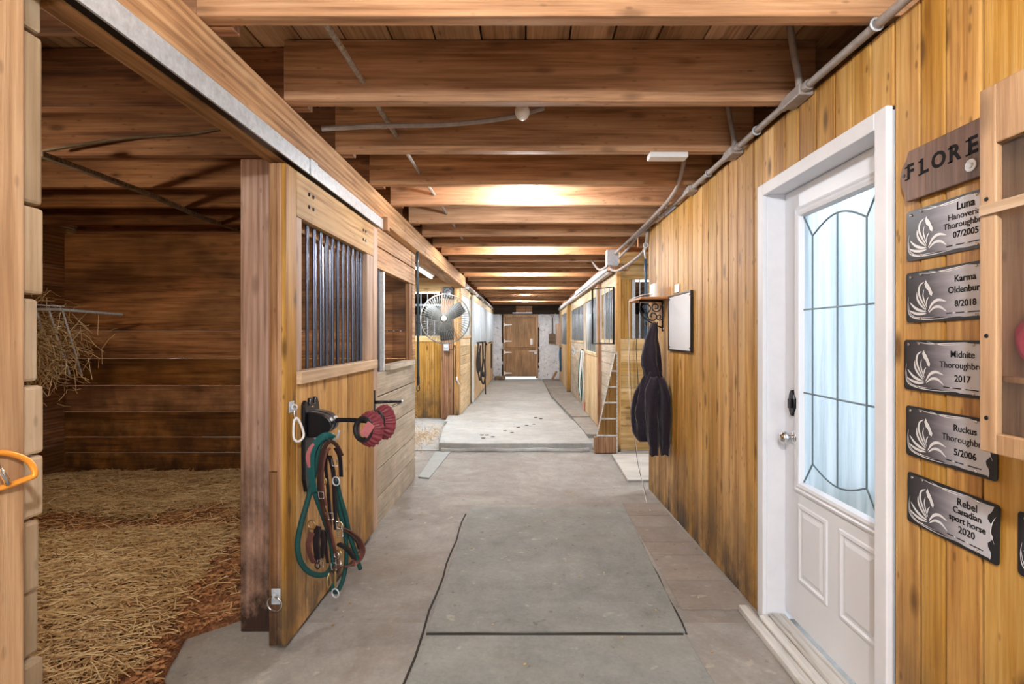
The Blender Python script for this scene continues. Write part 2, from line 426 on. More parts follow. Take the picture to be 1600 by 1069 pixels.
# ------------------------------------------------------------------ mesh builder
class MB:
    def __init__(s):
        s.v, s.f = [], []

    def add(s, vs, fs):
        b = len(s.v)
        s.v += [Vector(v) for v in vs]
        s.f += [tuple(i + b for i in f) for f in fs]

    def box(s, x0, x1, y0, y1, z0, z1, rot=None, piv=None):
        vs = [Vector(p) for p in ((x0, y0, z0), (x1, y0, z0), (x1, y1, z0), (x0, y1, z0), (x0, y0, z1), (x1, y0, z1), (x1, y1, z1), (x0, y1, z1))]
        if rot is not None:
            p = Vector(piv) if piv else sum(vs, Vector()) / 8
            vs = [rot @ (v - p) + p for v in vs]
        s.add(vs, [(0, 3, 2, 1), (4, 5, 6, 7), (0, 1, 5, 4), (1, 2, 6, 5), (2, 3, 7, 6), (3, 0, 4, 7)])
        return s

    def hexa(s, lo, hi):
        """lo, hi: four points each, counter-clockwise seen from above"""
        s.add(list(lo) + list(hi), [(0, 3, 2, 1), (4, 5, 6, 7), (0, 1, 5, 4), (1, 2, 6, 5), (2, 3, 7, 6), (3, 0, 4, 7)])
        return s

    def sweep(s, pts, prof, n0=None, closed=False, taper=None):
        pts = [Vector(p) for p in pts]
        n = len(pts)
        k = len(prof)
        base = []
        prevn = Vector(n0) if n0 is not None else None
        fixed = n0 is not None
        for i, p in enumerate(pts):
            a = pts[(i - 1) % n] if (closed or i > 0) else p
            b = pts[(i + 1) % n] if (closed or i < n - 1) else p
            t = (b - a)
            if t.length < 1e-9:
                t = Vector((0, 0, 1))
            t.normalize()
            if prevn is None:
                prevn = t.orthogonal()
            nn = (Vector(n0) if fixed else prevn)
            nn = nn - t * nn.dot(t)
            if nn.length < 1e-6:
                nn = t.orthogonal()
            nn.normalize()
            if not fixed:
                prevn = nn
            w = t.cross(nn)
            q = 1.0 if taper is None else taper(i / max(1, n - 1))
            base += [p + w * (u * q) + nn * (v * q) for u, v in prof]
        fs = []
        m = n if closed else n - 1
        for i in range(m):
            for j in range(k):
                a = i * k + j
                b = i * k + (j + 1) % k
                c = ((i + 1) % n) * k + (j + 1) % k
                d = ((i + 1) % n) * k + j
                fs.append((a, b, c, d))
        if not closed:
            fs.append(tuple(reversed(range(k))))
            fs.append(tuple((n - 1) * k + j for j in range(k)))
        s.add(base, fs)
        return s

    def tube(s, pts, r, seg=8, closed=False, smooth=0, taper=None):
        if smooth:
            pts = spline(pts, smooth, closed)
        prof = [(r * math.cos(2 * math.pi * i / seg), r * math.sin(2 * math.pi * i / seg)) for i in range(seg)]
        return s.sweep(pts, prof, None, closed, taper)

    def strap(s, pts, w, th, n, smooth=4, closed=False):
        if smooth:
            pts = spline(pts, smooth, closed)
        return s.sweep(pts, [(-w / 2, -th / 2), (w / 2, -th / 2), (w / 2, th / 2), (-w / 2, th / 2)], n, closed)

    def lathe(s, o, axis, prof, seg=20, cap=True):
        """prof: (distance along axis, radius)"""
        o = Vector(o)
        ax = Vector(axis).normalized()
        u = ax.orthogonal().normalized()
        w = ax.cross(u)
        vs, fs = [], []
        for d, r in prof:
            for i in range(seg):
                a = 2 * math.pi * i / seg
                vs.append(o + ax * d + (u * math.cos(a) + w * math.sin(a)) * r)
        for j in range(len(prof) - 1):
            for i in range(seg):
                a, b = j * seg + i, j * seg + (i + 1) % seg
                fs.append((a, b, b + seg, a + seg))
        if cap:
            fs.append(tuple(reversed(range(seg))))
            fs.append(tuple((len(prof) - 1) * seg + i for i in range(seg)))
        s.add(vs, fs)
        return s

    def ball(s, c, r, seg=14, rings=8, sc=(1, 1, 1)):
        vs, fs = [], []
        c = Vector(c)
        for j in range(rings + 1):
            ph = math.pi * j / rings
            rr = max(1e-4, math.sin(ph))
            for i in range(seg):
                a = 2 * math.pi * i / seg
                vs.append(c + Vector((r * rr * math.cos(a) * sc[0], r * rr * math.sin(a) * sc[1], r * math.cos(ph) * sc[2])))
        for j in range(rings):
            for i in range(seg):
                a, b = j * seg + i, j * seg + (i + 1) % seg
                fs.append((a, a + seg, b + seg, b))
        s.add(vs, fs)
        return s

    def torus(s, c, n, R, r, seg=24, rs=8):
        c = Vector(c)
        ax = Vector(n).normalized()
        u = ax.orthogonal().normalized()
        w = ax.cross(u)
        pts = [c + (u * math.cos(2 * math.pi * i / seg) + w * math.sin(2 * math.pi * i / seg)) * R for i in range(seg)]
        return s.tube(pts, r, rs, True)

    def poly(s, pts, nvec):
        """flat outline pts (3D) extruded along nvec"""
        n = len(pts)
        a = [Vector(p) for p in pts]
        b = [p + Vector(nvec) for p in a]
        s.add(a + b, [tuple(reversed(range(n))), tuple(range(n, 2 * n))] + [(i, (i + 1) % n, (i + 1) % n + n, i + n) for i in range(n)])
        return s

    def build(s, name, mat, parent=None, smooth=False, bevel=0.0, origin=None):
        if parent is not None:
            off = world_of(parent)
        elif origin is not None:
            off = Vector(origin)
        else:
            xs = [v.x for v in s.v]
            ys = [v.y for v in s.v]
            off = Vector(((min(xs) + max(xs)) / 2, (min(ys) + max(ys)) / 2, min(v.z for v in s.v)))
        me = bpy.data.meshes.new(name)
        me.from_pydata([v - off for v in s.v], [], s.f)
        bm = bmesh.new()
        bm.from_mesh(me)
        bmesh.ops.recalc_face_normals(bm, faces=bm.faces)
        bm.to_mesh(me)
        bm.free()
        me.materials.append(mat)
        if smooth:
            for p in me.polygons:
                p.use_smooth = len(p.vertices) == 4
        me.update()
        o = bpy.data.objects.new(name, me)
        COL.objects.link(o)
        if parent is not None:
            o.parent = parent
        else:
            o.location = off
        if bevel:
            md = o.modifiers.new('bevel', 'BEVEL')
            md.width = bevel
            md.segments = 2
            md.limit_method = 'ANGLE'
        return o


def world_of(o):
    p = Vector(o.location)
    while o.parent:
        o = o.parent
        p = p + Vector(o.location)
    return p


def spline(pts, k=4, closed=False):
    pts = [Vector(p) for p in pts]
    n = len(pts)
    out = []
    m = n if closed else n - 1
    for i in range(m):
        p0 = pts[(i - 1) % n] if (closed or i > 0) else pts[0]
        p1 = pts[i]
        p2 = pts[(i + 1) % n]
        p3 = pts[(i + 2) % n] if (closed or i < n - 2) else pts[-1]
        for j in range(k):
            t = j / k
            out.append(0.5 * ((2 * p1) + (p2 - p0) * t + (2 * p0 - 5 * p1 + 4 * p2 - p3) * t * t + (-p0 + 3 * p1 - 3 * p2 + p3) * t ** 3))
    if not closed:
        out.append(pts[-1])
    return out


def thing(name, label, cat, loc=(0, 0, 0), group=None):
    o = bpy.data.objects.new(name, None)
    o.empty_display_size = 0.05
    COL.objects.link(o)
    o.location = loc
    o['label'] = label
    o['category'] = cat
    if group:
        o['group'] = group
    return o


def tag(o, label, cat, group=None, kind=None):
    o['label'] = label
    o['category'] = cat
    if group:
        o['group'] = group
    if kind:
        o['kind'] = kind
    return o


def struct(o):
    o['kind'] = 'structure'
    return o


def dup(o, delta=None, parent=None, label=None):
    c = o.copy()
    COL.objects.link(c)
    c.parent = parent
    if delta is not None:
        c.location = Vector(o.location) + Vector(delta)
    if label:
        c['label'] = label
    for ch in list(o.children):
        dup(ch, None, c)
    return c


def rot_about(axis, deg):
    return Matrix.Rotation(math.radians(deg), 3, axis)


def splits(a, b, lo, hi):
    r = [a]
    while r[-1] < b - lo * 0.6:
        r.append(r[-1] + random.uniform(lo, hi))
    r[-1] = b
    return r


XR = 1.18    # right wall face
XL = -1.12   # stall front face
GAP = 0.0025

# ================================================================== the setting
# ---- floor
b = MB()
ys = [-6, 2.5, 5.0, 6.49]
for y0, y1 in zip(ys, ys[1:]):
    b.hexa([(-6, y0, -0.3), (5, y0, -0.3), (5, y1, -0.3), (-6, y1, -0.3)], [(-6, y0, fz(y0)), (5, y0, fz(y0)), (5, y1, fz(y1) if y1 < 6 else -0.06), (-6, y1, fz(y1) if y1 < 6 else -0.06)])
struct(b.build('floor', M['concrete'], origin=(0, 0, 0)))
# far floor, a little lower than the raised slab
b = MB()
b.hexa([(-6, 6.49, -0.3), (5, 6.49, -0.3), (5, 17.7, -0.3), (-6, 17.7, -0.3)], [(-6, 6.49, -0.05), (5, 6.49, -0.05), (5, 17.7, -0.10), (-6, 17.7, -0.10)])
struct(b.build('floor.001', M['slab'], origin=(0, 0, 0)))

# raised concrete slab of the far aisle with a worn front lip
b = MB()
def slabpiece(pts, top=0.0, bot=-0.2):
    lo = [Vector((x, y, fz(max(y, 6.5)) + bot)) for x, y in pts]
    hi = [Vector((x, y, fz(max(y, 6.5)) + top)) for x, y in pts]
    n = len(pts)
    b.add(lo + hi, [tuple(reversed(range(n))), tuple(range(n, 2 * n))] + [(i, (i + 1) % n, (i + 1) % n + n, i + n) for i in range(n)])
slabpiece([(-1.09, 6.50), (-0.6, 6.46), (0.1, 6.49), (0.6, 6.47), (0.86, 6.50), (0.84, 7.5), (0.80, 8.3), (-1.25, 8.3), (-1.20, 7.4)])
slabpiece([(-1.30, 8.315), (0.80, 8.315), (0.72, 9.0), (0.62, 11.2), (-1.12, 11.2), (-1.12, 9.1), (-1.34, 9.0)], -0.004)
slabpiece([(-1.12, 11.215), (0.60, 11.215), (0.55, 17.6), (-1.12, 17.6)], -0.002)
o = b.build('floor.002', M['slab'], origin=(0, 0, 0), bevel=0.012)
struct(o)
b = MB()
slabpiece([(0.88, 7.3), (1.17, 7.3), (1.17, 8.9), (0.83, 8.9)], -0.035)
slabpiece([(0.82, 8.92), (1.17, 8.92), (1.17, 12.0), (0.66, 12.0)], -0.02)
slabpiece([(0.64, 12.02), (1.17, 12.02), (1.17, 17.6), (0.60, 17.6)], -0.012)
struct(b.build('floor.003', M['concrete'], origin=(0, 0, 0), bevel=0.008))
b = MB()
pts = [(-1.06 + 0.11 * i, 6.462 + 0.012 * math.sin(i * 2.3)) for i in range(18)]
b.tube([(x, y, -0.045 + 0.006 * math.sin(x * 9)) for x, y in pts], 0.030, 8)
struct(b.build('floor.004', M['slab'], origin=(0, 0, 0)))
# smooth concrete plates let in the near floor, with dirt filled joints
b = MB()
def plate(x0, x1, x2, x3, y0, y1, h=0.012):
    z0, z1 = fz(y0), fz(y1)
    b.hexa([(x0, y0, z0 - 0.05), (x1, y0, z0 - 0.05), (x2, y1, z1 - 0.05), (x3, y1, z1 - 0.05)], [(x0, y0, z0 + h), (x1, y0, z0 + h), (x2, y1, z1 + h), (x3, y1, z1 + h)])
plate(-0.465, 0.755, 0.835, -0.452, 2.405, 4.28)
plate(-0.52, 0.90, 0.752, -0.47, -2.4, 2.385, 0.008)
struct(b.build('floor.005', M['plate'], origin=(0, 0, 0), bevel=0.005))
b = MB()
b.tube([(-0.482 + 0.006 * math.sin(i * 1.9), -1 + i * 0.19, fz(-1 + i * .19) + 0.001) for i in range(28)], 0.006, 6)
b.tube([(0.76 + 0.0085 * (y - 2.4) * 4 + 0.005 * math.sin(y * 13), y, fz(y) + 0.001) for y in [2.4 + 0.1 * i for i in range(19)]], 0.0045, 6)
b.tube([(-0.46 + 0.1 * i, 2.395 + 0.003 * math.sin(i), 0.003) for i in range(13)], 0.007, 6)
struct(b.build('floor.006', M['crack'], origin=(0, 0, 0)))
b = MB()
yy = 2.62
for w in (0.33, 0.36, 0.22, 0.30, 0.26, 0.33):
    b.hexa([(0.86, yy, -0.1), (1.165, yy, -0.1), (1.165, yy + w - 0.006, -0.1), (0.88, yy + w - 0.006, -0.1)],
           [(0.80 + 0.02 * (yy - 2.6), yy, fz(yy) + 0.006), (1.165, yy, fz(yy) + 0.006), (1.165, yy + w - 0.006, fz(yy + w) + 0.006), (0.80 + 0.02 * (yy + w - 2.6), yy + w - 0.006, fz(yy + w) + 0.006)])
    yy += w
struct(b.build('floor.007', M['strip'], origin=(0, 0, 0), bevel=0.004))

# ---- ceiling: planks running down the aisle
b = MB()
xs = splits(-4.7, 1.62, 0.19, 0.205) + splits(1.62, 4.7, 0.19, 0.205)[1:]
for x0, x1 in zip(xs, xs[1:]):
    d = random.uniform(0, 0.004)
    b.box(x0 + 0.004, x1 - 0.004, -2.9 if x0 < 1.6 else 4.9, 17.7, 2.705 + d, 2.73)
struct(b.build('ceiling', M['deck'], origin=(0, 0, 0)))
b = MB().box(-4.75, 1.63, -2.95, 17.8, 2.731, 2.80).box(1.631, 4.75, 4.9, 17.8, 2.731, 2.80)
struct(b.build('ceiling.001', M['darkwood'], origin=(0, 0, 0)))


# ---- right wall: upright tongue and groove boards around the door opening
DY0, DY1, DZ = 1.640, 2.551, 2.140
b = MB()
ys = splits(-2.9, DY0, 0.085, 0.135) + splits(DY0, DY1, 0.095, 0.13)[1:] + splits(DY1, 4.89, 0.085, 0.14)[1:]
for y0, y1 in zip(ys, ys[1:]):
    d = random.uniform(0, 0.003)
    zb = fz(y1)
    z0 = DZ if (y0 >= DY0 - 1e-4 and y1 <= DY1 + 1e-4) else zb
    b.box(XR + d, XR + 0.02, y0 + 0.0040, y1 - 0.0040, z0, 2.408)
struct(b.build('wall_right', M['yellow_z'], origin=(0, 0, 0), bevel=0.004))
b = MB()
b.box(XR + 0.0205, XR + 0.03, -2.9, DY0, 0, 2.405)
b.box(XR + 0.0205, XR + 0.03, DY1, 4.885, -0.07, 2.405)
b.box(XR + 0.0205, XR + 0.03, DY0, DY1, DZ, 2.405)
b.box(XR + 0.031, XR + 0.12, DY1 + 0.0, 4.88, -0.07, 2.405)
b.box(XR + 0.031, XR + 0.12, -2.9, DY0, 0, 2.405)
struct(b.build('wall_right.001', M['darkwood'], origin=(0, 0, 0)))
b = MB().box(XR + 0.03, XR + 0.45, -2.9, 4.6, 2.409, 2.43).box(XR + 0.34, XR + 0.42, -2.9, 4.6, 2.431, 2.70)
struct(b.build('wall_right.002', M['darkwood'], origin=(0, 0, 0)))
# outer side of the passage on the right, far stalls and their outer walls
b = MB().box(XR + 0.121, 4.6, 4.84, 4.885, -0.07, 2.70)
struct(b.build('wall_office_end', M['darkwood'], origin=(0, 0, 0)))
b = MB().box(XR + 0.125, 6.0, 4.80, 4.838, -0.07, 2.9)
struct(b.build('wall_office_end.001', M['casing'], origin=(0, 0, 0)))
b = MB()
for zz in range(14):
    b.box(4.6, 4.64, 6.5, 17.7, -0.1 + zz * 0.2, 0.097 + zz * 0.2)
struct(b.build('wall_far_right', M['stall_y'], origin=(0, 0, 0)))
b = MB()
for zz in range(14):
    b.box(-4.70, -4.66, -2.9, 17.7, -0.1 + zz * 0.2, 0.097 + zz * 0.2)
struct(b.build('wall_far_left', M['stall_y'], origin=(0, 0, 0)))
b = MB()
for zz in range(14):
    b.box(-4.66, -1.30, -0.9, -0.86, zz * 0.2, 0.197 + zz * 0.2)
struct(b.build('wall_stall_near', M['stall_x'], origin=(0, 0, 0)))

# ---- wall across the right passage (end of the far stall row): yellow boards, barred opening
YE = 6.49
b = MB()
zs = [-0.05, 0.115, 0.27, 0.43, 0.585, 0.74, 0.90, 1.06, 1.215, 1.365]
for z0, z1 in zip(zs, zs[1:]):
    b.box(1.21, 4.6, YE, YE + 0.03, z0 + GAP, z1 - GAP)
b.box(1.21, 4.6, YE, YE + 0.03, 2.115, 2.32)
b.box(2.2, 4.6, YE, YE + 0.03, 1.365, 2.115)
struct(b.build('wall_right_passage', M['yellow_x'], origin=(0, 0, 0), bevel=0.003))
b = MB().box(1.21, 1.355, YE, YE + 0.03, 1.367, 2.113)
struct(b.build('wall_right_passage.001', M['yellow_z'], origin=(0, 0, 0)))

# ---- wall across the left passage
YP = 9.05
b = MB()
xs = [-4.66, -4.4, -4.15, -3.9, -3.65, -3.4, -3.15, -2.9, -2.66, -2.42, -2.18, -1.98, -1.78, -1.60, -1.47]
for x0, x1 in zip(xs, xs[1:]):
    b.box(x0 + GAP, x1 - GAP, YP, YP + 0.03, -0.05, 1.30)
struct(b.build('wall_left_passage', M['yellow_z'], origin=(0, 0, 0), bevel=0.003))
b = MB().box(-4.66, -1.47, YP - 0.01, YP + 0.04, 1.302, 1.40).box(-4.66, -1.30, YP, YP + 0.04, 2.18, 2.43)
struct(b.build('wall_left_passage.001', M['yellow_x'], origin=(0, 0, 0), bevel=0.003))

# ---- far end wall of whitewashed stone
YB = 17.6
def stone_panel(x0, x1, z0, z1, name):
    nx = max(2, int((x1 - x0) / 0.05))
    nz = max(2, int((z1 - z0) / 0.05))
    vs, fs = [], []
    for j in range(nz + 1):
        for i in range(nx + 1):
            x = x0 + (x1 - x0) * i / nx
            z = z0 + (z1 - z0) * j / nz
            d = 0.035 * mnoise.noise(Vector((x * 3.1, 0, z * 3.1))) + 0.02 * mnoise.noise(Vector((x * 8, 4, z * 8)))
            vs.append((x, YB - 0.03 + d, z))
    for j in range(nz):
        for i in range(nx):
            a = j * (nx + 1) + i
            fs.append((a, a + 1, a + nx + 2, a + nx + 1))
    b = MB()
    b.add(vs, fs)
    b.box(x0, x1, YB + 0.03, YB + 0.15, z0, z1)
    return struct(b.build(name, M['stone'], origin=(0, 0, 0)))
stone_panel(-4.66, -0.735, -0.15, 2.16, 'wall_back')
stone_panel(0.445, 4.6, -0.15, 2.16, 'wall_back.001')
b = MB().box(-4.66, 4.6, YB - 0.05, YB + 0.1, 2.142, 2.70)
struct(b.build('wall_back.002', M['darkwood'], origin=(0, 0, 0)))
b = MB().box(-0.30, 0.02, YB - 0.08, YB - 0.055, 2.19, 2.42).box(0.03, 0.25, YB - 0.08, YB - 0.055, 2.19, 2.42)
struct(b.build('trim_1', M['joist'], origin=(0, 0, 0)))

# ---- near-left wall: stacked timbers seen at the stall doorway, jamb board in front
b = MB()
zj = [0.0, 0.2, 0.42, 0.66, 0.815, 0.98, 1.127, 1.29, 1.49, 1.70, 2.10, 2.43]
for i, (z0, z1) in enumerate(zip(zj, zj[1:])):
    e = 1.20 + random.uniform(-0.012, 0.008)
    b.box(-1.25, -1.125 + random.uniform(-0.012, 0.004), -2.9, e, z0 + random.uniform(0, .006), z1 - random.uniform(0.001, 0.008))
struct(b.build('wall_left', M['timber_end'], origin=(0, 0, 0), bevel=0.008))
b = MB().box(-1.29, -1.252, -2.9, 1.17, 0, 2.43)
struct(b.build('wall_left.001', M['darkwood'], origin=(0, 0, 0)))

# ---- partition at the back of the near stall
b = MB()
for z0, z1 in ((0.0, 0.217), (0.222, 0.375), (0.38, 0.63), (0.635, 0.896), (0.90, 1.17), (1.175, 1.45)):
    b.box(-4.66, -1.172, 5.17 + random.uniform(0, 0.008), 5.21, z0 + GAP, z1 - GAP)
b.box(-4.66, -1.172, 5.18, 5.21, 1.455, 2.43)
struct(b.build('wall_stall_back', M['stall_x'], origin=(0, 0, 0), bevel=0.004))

# ---- stall front beyond the sliding door, with a long barred opening
b = MB()
for z0, z1 in ((-0.05, 0.16), (0.165, 0.375), (0.38, 0.66), (0.665, 0.93), (0.935, 1.12)):
    b.box(-1.17, XL + random.uniform(-0.003, 0.003), 3.2, 5.235, z0 + GAP, z1 - GAP)
struct(b.build('wall_left_stall', M['grey_y'], origin=(0, 0, 0), bevel=0.004))
b = MB()
for z0, z1 in ((1.915, 2.08), (2.085, 2.236)):
    b.box(-1.17, XL, 2.56, 5.235, z0 + GAP, z1 - GAP)
b.box(-1.17, XL, 5.10, 5.235, 1.125, 1.912)
struct(b.build('wall_left_stall.001', M['beam'], origin=(0, 0, 0), bevel=0.004))
b = MB()
for z0, z1 in ((0.0, 0.2), (0.205, 0.4), (0.405, 0.6), (0.605, 0.8), (0.805, 1.0), (1.005, 1.12)):
    b.box(-1.17, -1.135, 2.56, 3.195, z0, z1)
struct(b.build('wall_left_stall.002', M['stall_y'], origin=(0, 0, 0)))

# ================================================================== timbers overhead
o = MB().box(-1.245, -1.045, -2.9, 9.02, 2.24, 2.43).build('support_beam', M['beam'], bevel=0.012)
tag(o, 'long tan timber beam carrying the joist ends above the sliding door and fan', 'beam')
o = MB().box(-1.165, -1.090, 1.215, 2.415, 2.186, 2.238).build('header_board', M['beam'], bevel=0.006)
tag(o, 'worn reddish header board under the beam across the straw stall doorway', 'board')
ordinal = ['first', 'second', 'third', 'fourth', 'fifth', 'sixth', 'seventh', 'eighth', 'ninth', 'tenth', 'eleventh', 'twelfth', 'thirteenth', 'fourteenth',
           'fifteenth', 'sixteenth', 'seventeenth', 'eighteenth', 'nineteenth', 'twentieth', 'twenty-first', 'twenty-second', 'twenty-third', 'twenty-fourth', 'twenty-fifth', 'twenty-sixth', 'twenty-seventh']
NY = [1.65, 2.25, 2.86, 3.49, 4.03, 4.67] + [5.27 + 0.605 * i for i in range(21)]
NY = [y for y in NY if y < 17.3]
MB_j = MB().box(-1.06, XR + 0.10, 1.65, 1.706, 2.432, 2.703)
j0 = MB_j.build('ceiling_joist', M['joist'], bevel=0.004)
tag(j0, 'first', 'joist', 'rough sawn joists over the aisle')
nj = len(NY)
for i, y in enumerate(NY):
    if i < 13:
        lab = '%s rough brown joist over the aisle counting from the near end' % ordinal[i]
    else:
        lab = '%s joist over the aisle counting back from the end door' % ordinal[nj - 1 - i]
    if i == 3:
        lab = 'fourth aisle joist, just in front of the glowing bulb'
    if i == 4:
        lab = 'fifth aisle joist, brightly lit just behind the glowing bulb'
    if i == 0:
        lab = 'first aisle joist, cut by the top edge of the photo, cracked along its face'
    o = j0 if i == 0 else dup(j0, (0, y - NY[0], 0))
    if i >= 6:
        o.scale = (1.0, 1.0, 1.0)
    o['label'] = lab
# joists over the left stall lap past the aisle joists
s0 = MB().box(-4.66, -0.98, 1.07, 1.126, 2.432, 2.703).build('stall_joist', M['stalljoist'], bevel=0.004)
SY = [y + 0.062 for y in NY if y < 12]
names = ['first', 'second', 'third', 'fourth', 'fifth', 'sixth', 'seventh', 'eighth', 'ninth', 'tenth', 'eleventh', 'twelfth', 'thirteenth', 'fourteenth']
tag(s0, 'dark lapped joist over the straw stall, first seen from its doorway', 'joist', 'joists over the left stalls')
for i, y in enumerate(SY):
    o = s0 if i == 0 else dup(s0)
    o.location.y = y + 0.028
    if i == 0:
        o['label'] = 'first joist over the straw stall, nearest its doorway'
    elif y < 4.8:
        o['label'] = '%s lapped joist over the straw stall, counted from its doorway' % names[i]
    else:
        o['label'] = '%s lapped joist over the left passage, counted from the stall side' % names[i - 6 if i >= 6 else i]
r0 = MB().box(XR + 0.135, 4.6, 5.332, 5.388, 2.432, 2.703).build('passage_joist', M['joist'], bevel=0.004)
tag(r0, '', 'joist', 'joists over the right passage and stalls')
for i in range(7):
    o = r0 if i == 0 else dup(r0, (0, 0.605 * i, 0))
    o['label'] = '%s joist over the right passage and stalls, counted from the hoodie side' % names[i]
# short dark blocking over the right wall
b0 = MB().box(XR + 0.12, XR + 0.335, 1.72, 1.78, 2.432, 2.70).build('blocking_board', M['joist'])
tag(b0, '', 'board', 'joist laps above the right wall')
for i, y in enumerate(NY[:5]):
    o = b0 if i == 0 else dup(b0, (0, y - NY[0], 0))
    o['label'] = 'short lapped timber above the door wall at the %s aisle joist' % ordinal[i]

# ================================================================== posts
o = MB().box(-1.345, -1.175, 2.42, 2.555, -0.0, 2.2385).build('stall_post', M['post'], bevel=0.006)
tag(o, 'thick pinkish brown square post at the straw stall doorway', 'post')
o = MB().box(-1.075, -1.026, 1.02, 1.087, 0.0, 2.235).build('jamb_post', M['jamb'], bevel=0.006)
o2 = o
o.name = 'jamb_post'
b = MB().box(-1.124, -1.06, -0.2, 1.087, 0, 2.239)
# the jamb is one broad board
bpy.data.objects.remove(o)
o = b.build('jamb_board', M['jamb'], bevel=0.006)
tag(o, 'broad tan jamb board with orange carabiner, beside stacked timber ends', 'board')

def tall_post(x0, x1, y0, y1, z0, z1, mat, name, label):
    o = MB().box(x0, x1, y0, y1, z0, z1).build(name, mat, bevel=0.005)
    return tag(o, label, 'post')
tall_post(-1.46, -1.25, 8.93, 9.04, -0.045, 2.238, M['brown_z'], 'fan_post', 'dark brown post behind the round fan and switch box')
tall_post(-1.235, -1.15, 8.90, 9.05, 0.021, 2.238, M['yellow_z'], 'corner_post', 'slim yellow corner post just past the round fan')
tall_post(1.155, 1.208, 6.44, 6.53, -0.055, 2.22, M['yellow_z'], 'corner_post', 'slim yellow paint-worn post at the near corner of the right stalls')
tall_post(1.12, 1.20, 7.85, 7.97, -0.02, 2.20, M['brown_z'], 'stall_post', 'brown post between the open grille and the near stall door on the right')
tall_post(1.08, 1.20, 13.1, 13.25, -0.1, 2.2, M['yellow_z'], 'stall_post', 'yellow post between the last two stalls on the right')


# ================================================================== sliding stall door (open, slid along the stall front)
def sliding_door():
    x0, x1 = -1.131, -1.055
    y0, y1 = 2.262, 3.67
    z0, z1 = 0.03, 2.165
    r = thing('sliding_door', 'large yellow pine sliding stall door with black window bars and hanging tack', 'door', ((x0 + x1) / 2, (y0 + y1) / 2, z0))
    # edge boards seen at the near end
    MB().box(x0, -1.096, y0 - 0.0, y0 + 0.03, 0.80, z1).build('edge_board', M['edge'], r, bevel=0.003)
    MB().box(x0, -1.096, y0 - 0.0, y0 + 0.03, z0, 0.796).build('edge_board', M['edge'], r, bevel=0.003)
    MB().box(x0, -1.096, y0 + 0.0301, y0 + 0.10, z0, z1).build('back_stile', M['edge'], r)
    MB().box(-1.0955, -1.077, y0, y0 + 0.10, z0, z1).build('edge_board', M['edge'], r, bevel=0.003)
    MB().box(-1.0765, x1, y0, y0 + 0.105, z0, z1).build('stile', M['yellow_z'], r, bevel=0.003)
    MB().box(-1.09, x1, y1 - 0.10, y1, z0, z1).build('stile', M['pale_z'], r, bevel=0.003)
    MB().box(-1.09, x1 + 0.001, y0 + 0.107, y1 - 0.102, 1.955, z1).build('top_rail', M['yellow_y'], r, bevel=0.003)
    b = MB()
    ys = [y0 + 0.107, 2.48, 2.60, 2.73, 2.90, 3.06, 3.22, 3.40, y1 - 0.102]
    for a, c in zip(ys, ys[1:]):
        b.box(-1.085, x1 - random.uniform(0, 0.003), a + 0.003, c - 0.003, z0, 1.174)
    MB().box(-1.10, -1.087, y0 + 0.11, y1 - 0.103, z0, 1.174).build('back_or_added_board', M['darkwood'], r)
    b.build('lower_boards', M['yellow_z'], r, bevel=0.003)
    MB().box(-1.10, x1 + 0.022, y0 + 0.108, y1 - 0.07, 1.175, 1.235).build('window_sill', M['pale_y'], r, bevel=0.004)
    MB().box(-1.09, x1 - 0.002, y0 + 0.108, y0 + 0.165, 1.236, 1.954).build('window_trim', M['pale_z'], r, bevel=0.003)
    MB().box(-1.09, x1 - 0.002, y1 - 0.235, y1 - 0.102, 1.236, 1.954).build('window_trim', M['pale_z'], r, bevel=0.003)
    n = 12
    bar0 = None
    for i in range(n):
        y = 2.475 + i * (3.40 - 2.475) / (n - 1)
        if bar0 is None:
            bar0 = MB().lathe((-1.088, y, 1.2352), (0, 0, 1), [(0, 0.0085), (0.7188, 0.0085)], 10, False).build('bar', M['bar'], r, smooth=True)
        else:
            c = bar0.copy()
            COL.objects.link(c)
            c.parent = r
            c.location = bar0.location + Vector((0, y - 2.475, 0))
    for cy in (2.50, 3.34):
        for dy, dz in ((0, 0), (0.05, 0), (0, -0.06), (0.05, -0.06)):
            b = MB()
            b.lathe((x1, cy + dy, 2.09 + dz), (1, 0, 0), [(0, 0.010), (0.003, 0.010), (0.007, 0.005)], 10)
            b.build('bolt', M['darkmetal'], r, smooth=True)
    return r
sliding_door()

# bars and opening fittings of the stall front behind the door
r = thing('feed_window', 'small feed opening with dark bars above grey planks beyond the sliding door', 'window', (-1.145, 4.3, 1.12))
for y in (3.75, 3.83, 3.91, 3.99):
    MB().tube([(-1.14, y, 1.122), (-1.14, y, 1.912)], 0.010, 8).build('bar', M['bar'], r)
MB().box(-1.165, -1.125, 4.08, 4.12, 1.122, 1.912).build('bar_frame', M['galv'], r)
MB().box(-1.165, -1.122, 4.99, 5.098, 1.122, 1.912).build('side_trim', M['brown_z'], r, bevel=0.003)
MB().box(-1.18, -1.085, 4.13, 5.09, 1.1215, 1.165).build('sill', M['grey_y'], r, bevel=0.004)
r = thing('window_grille', 'dark bars of the stall opening seen behind the sliding door bars', 'grille', (-1.15, 3.0, 1.12))
MB().box(-1.168, -1.15, 2.56, 3.74, 1.1215, 1.16).build('rail', M['stall_y'], r)
for i in range(11):
    y = 2.62 + i * 0.105
    MB().tube([(-1.155, y, 1.161), (-1.155, y, 1.912)], 0.006, 8).build('bar', M['bar'], r)

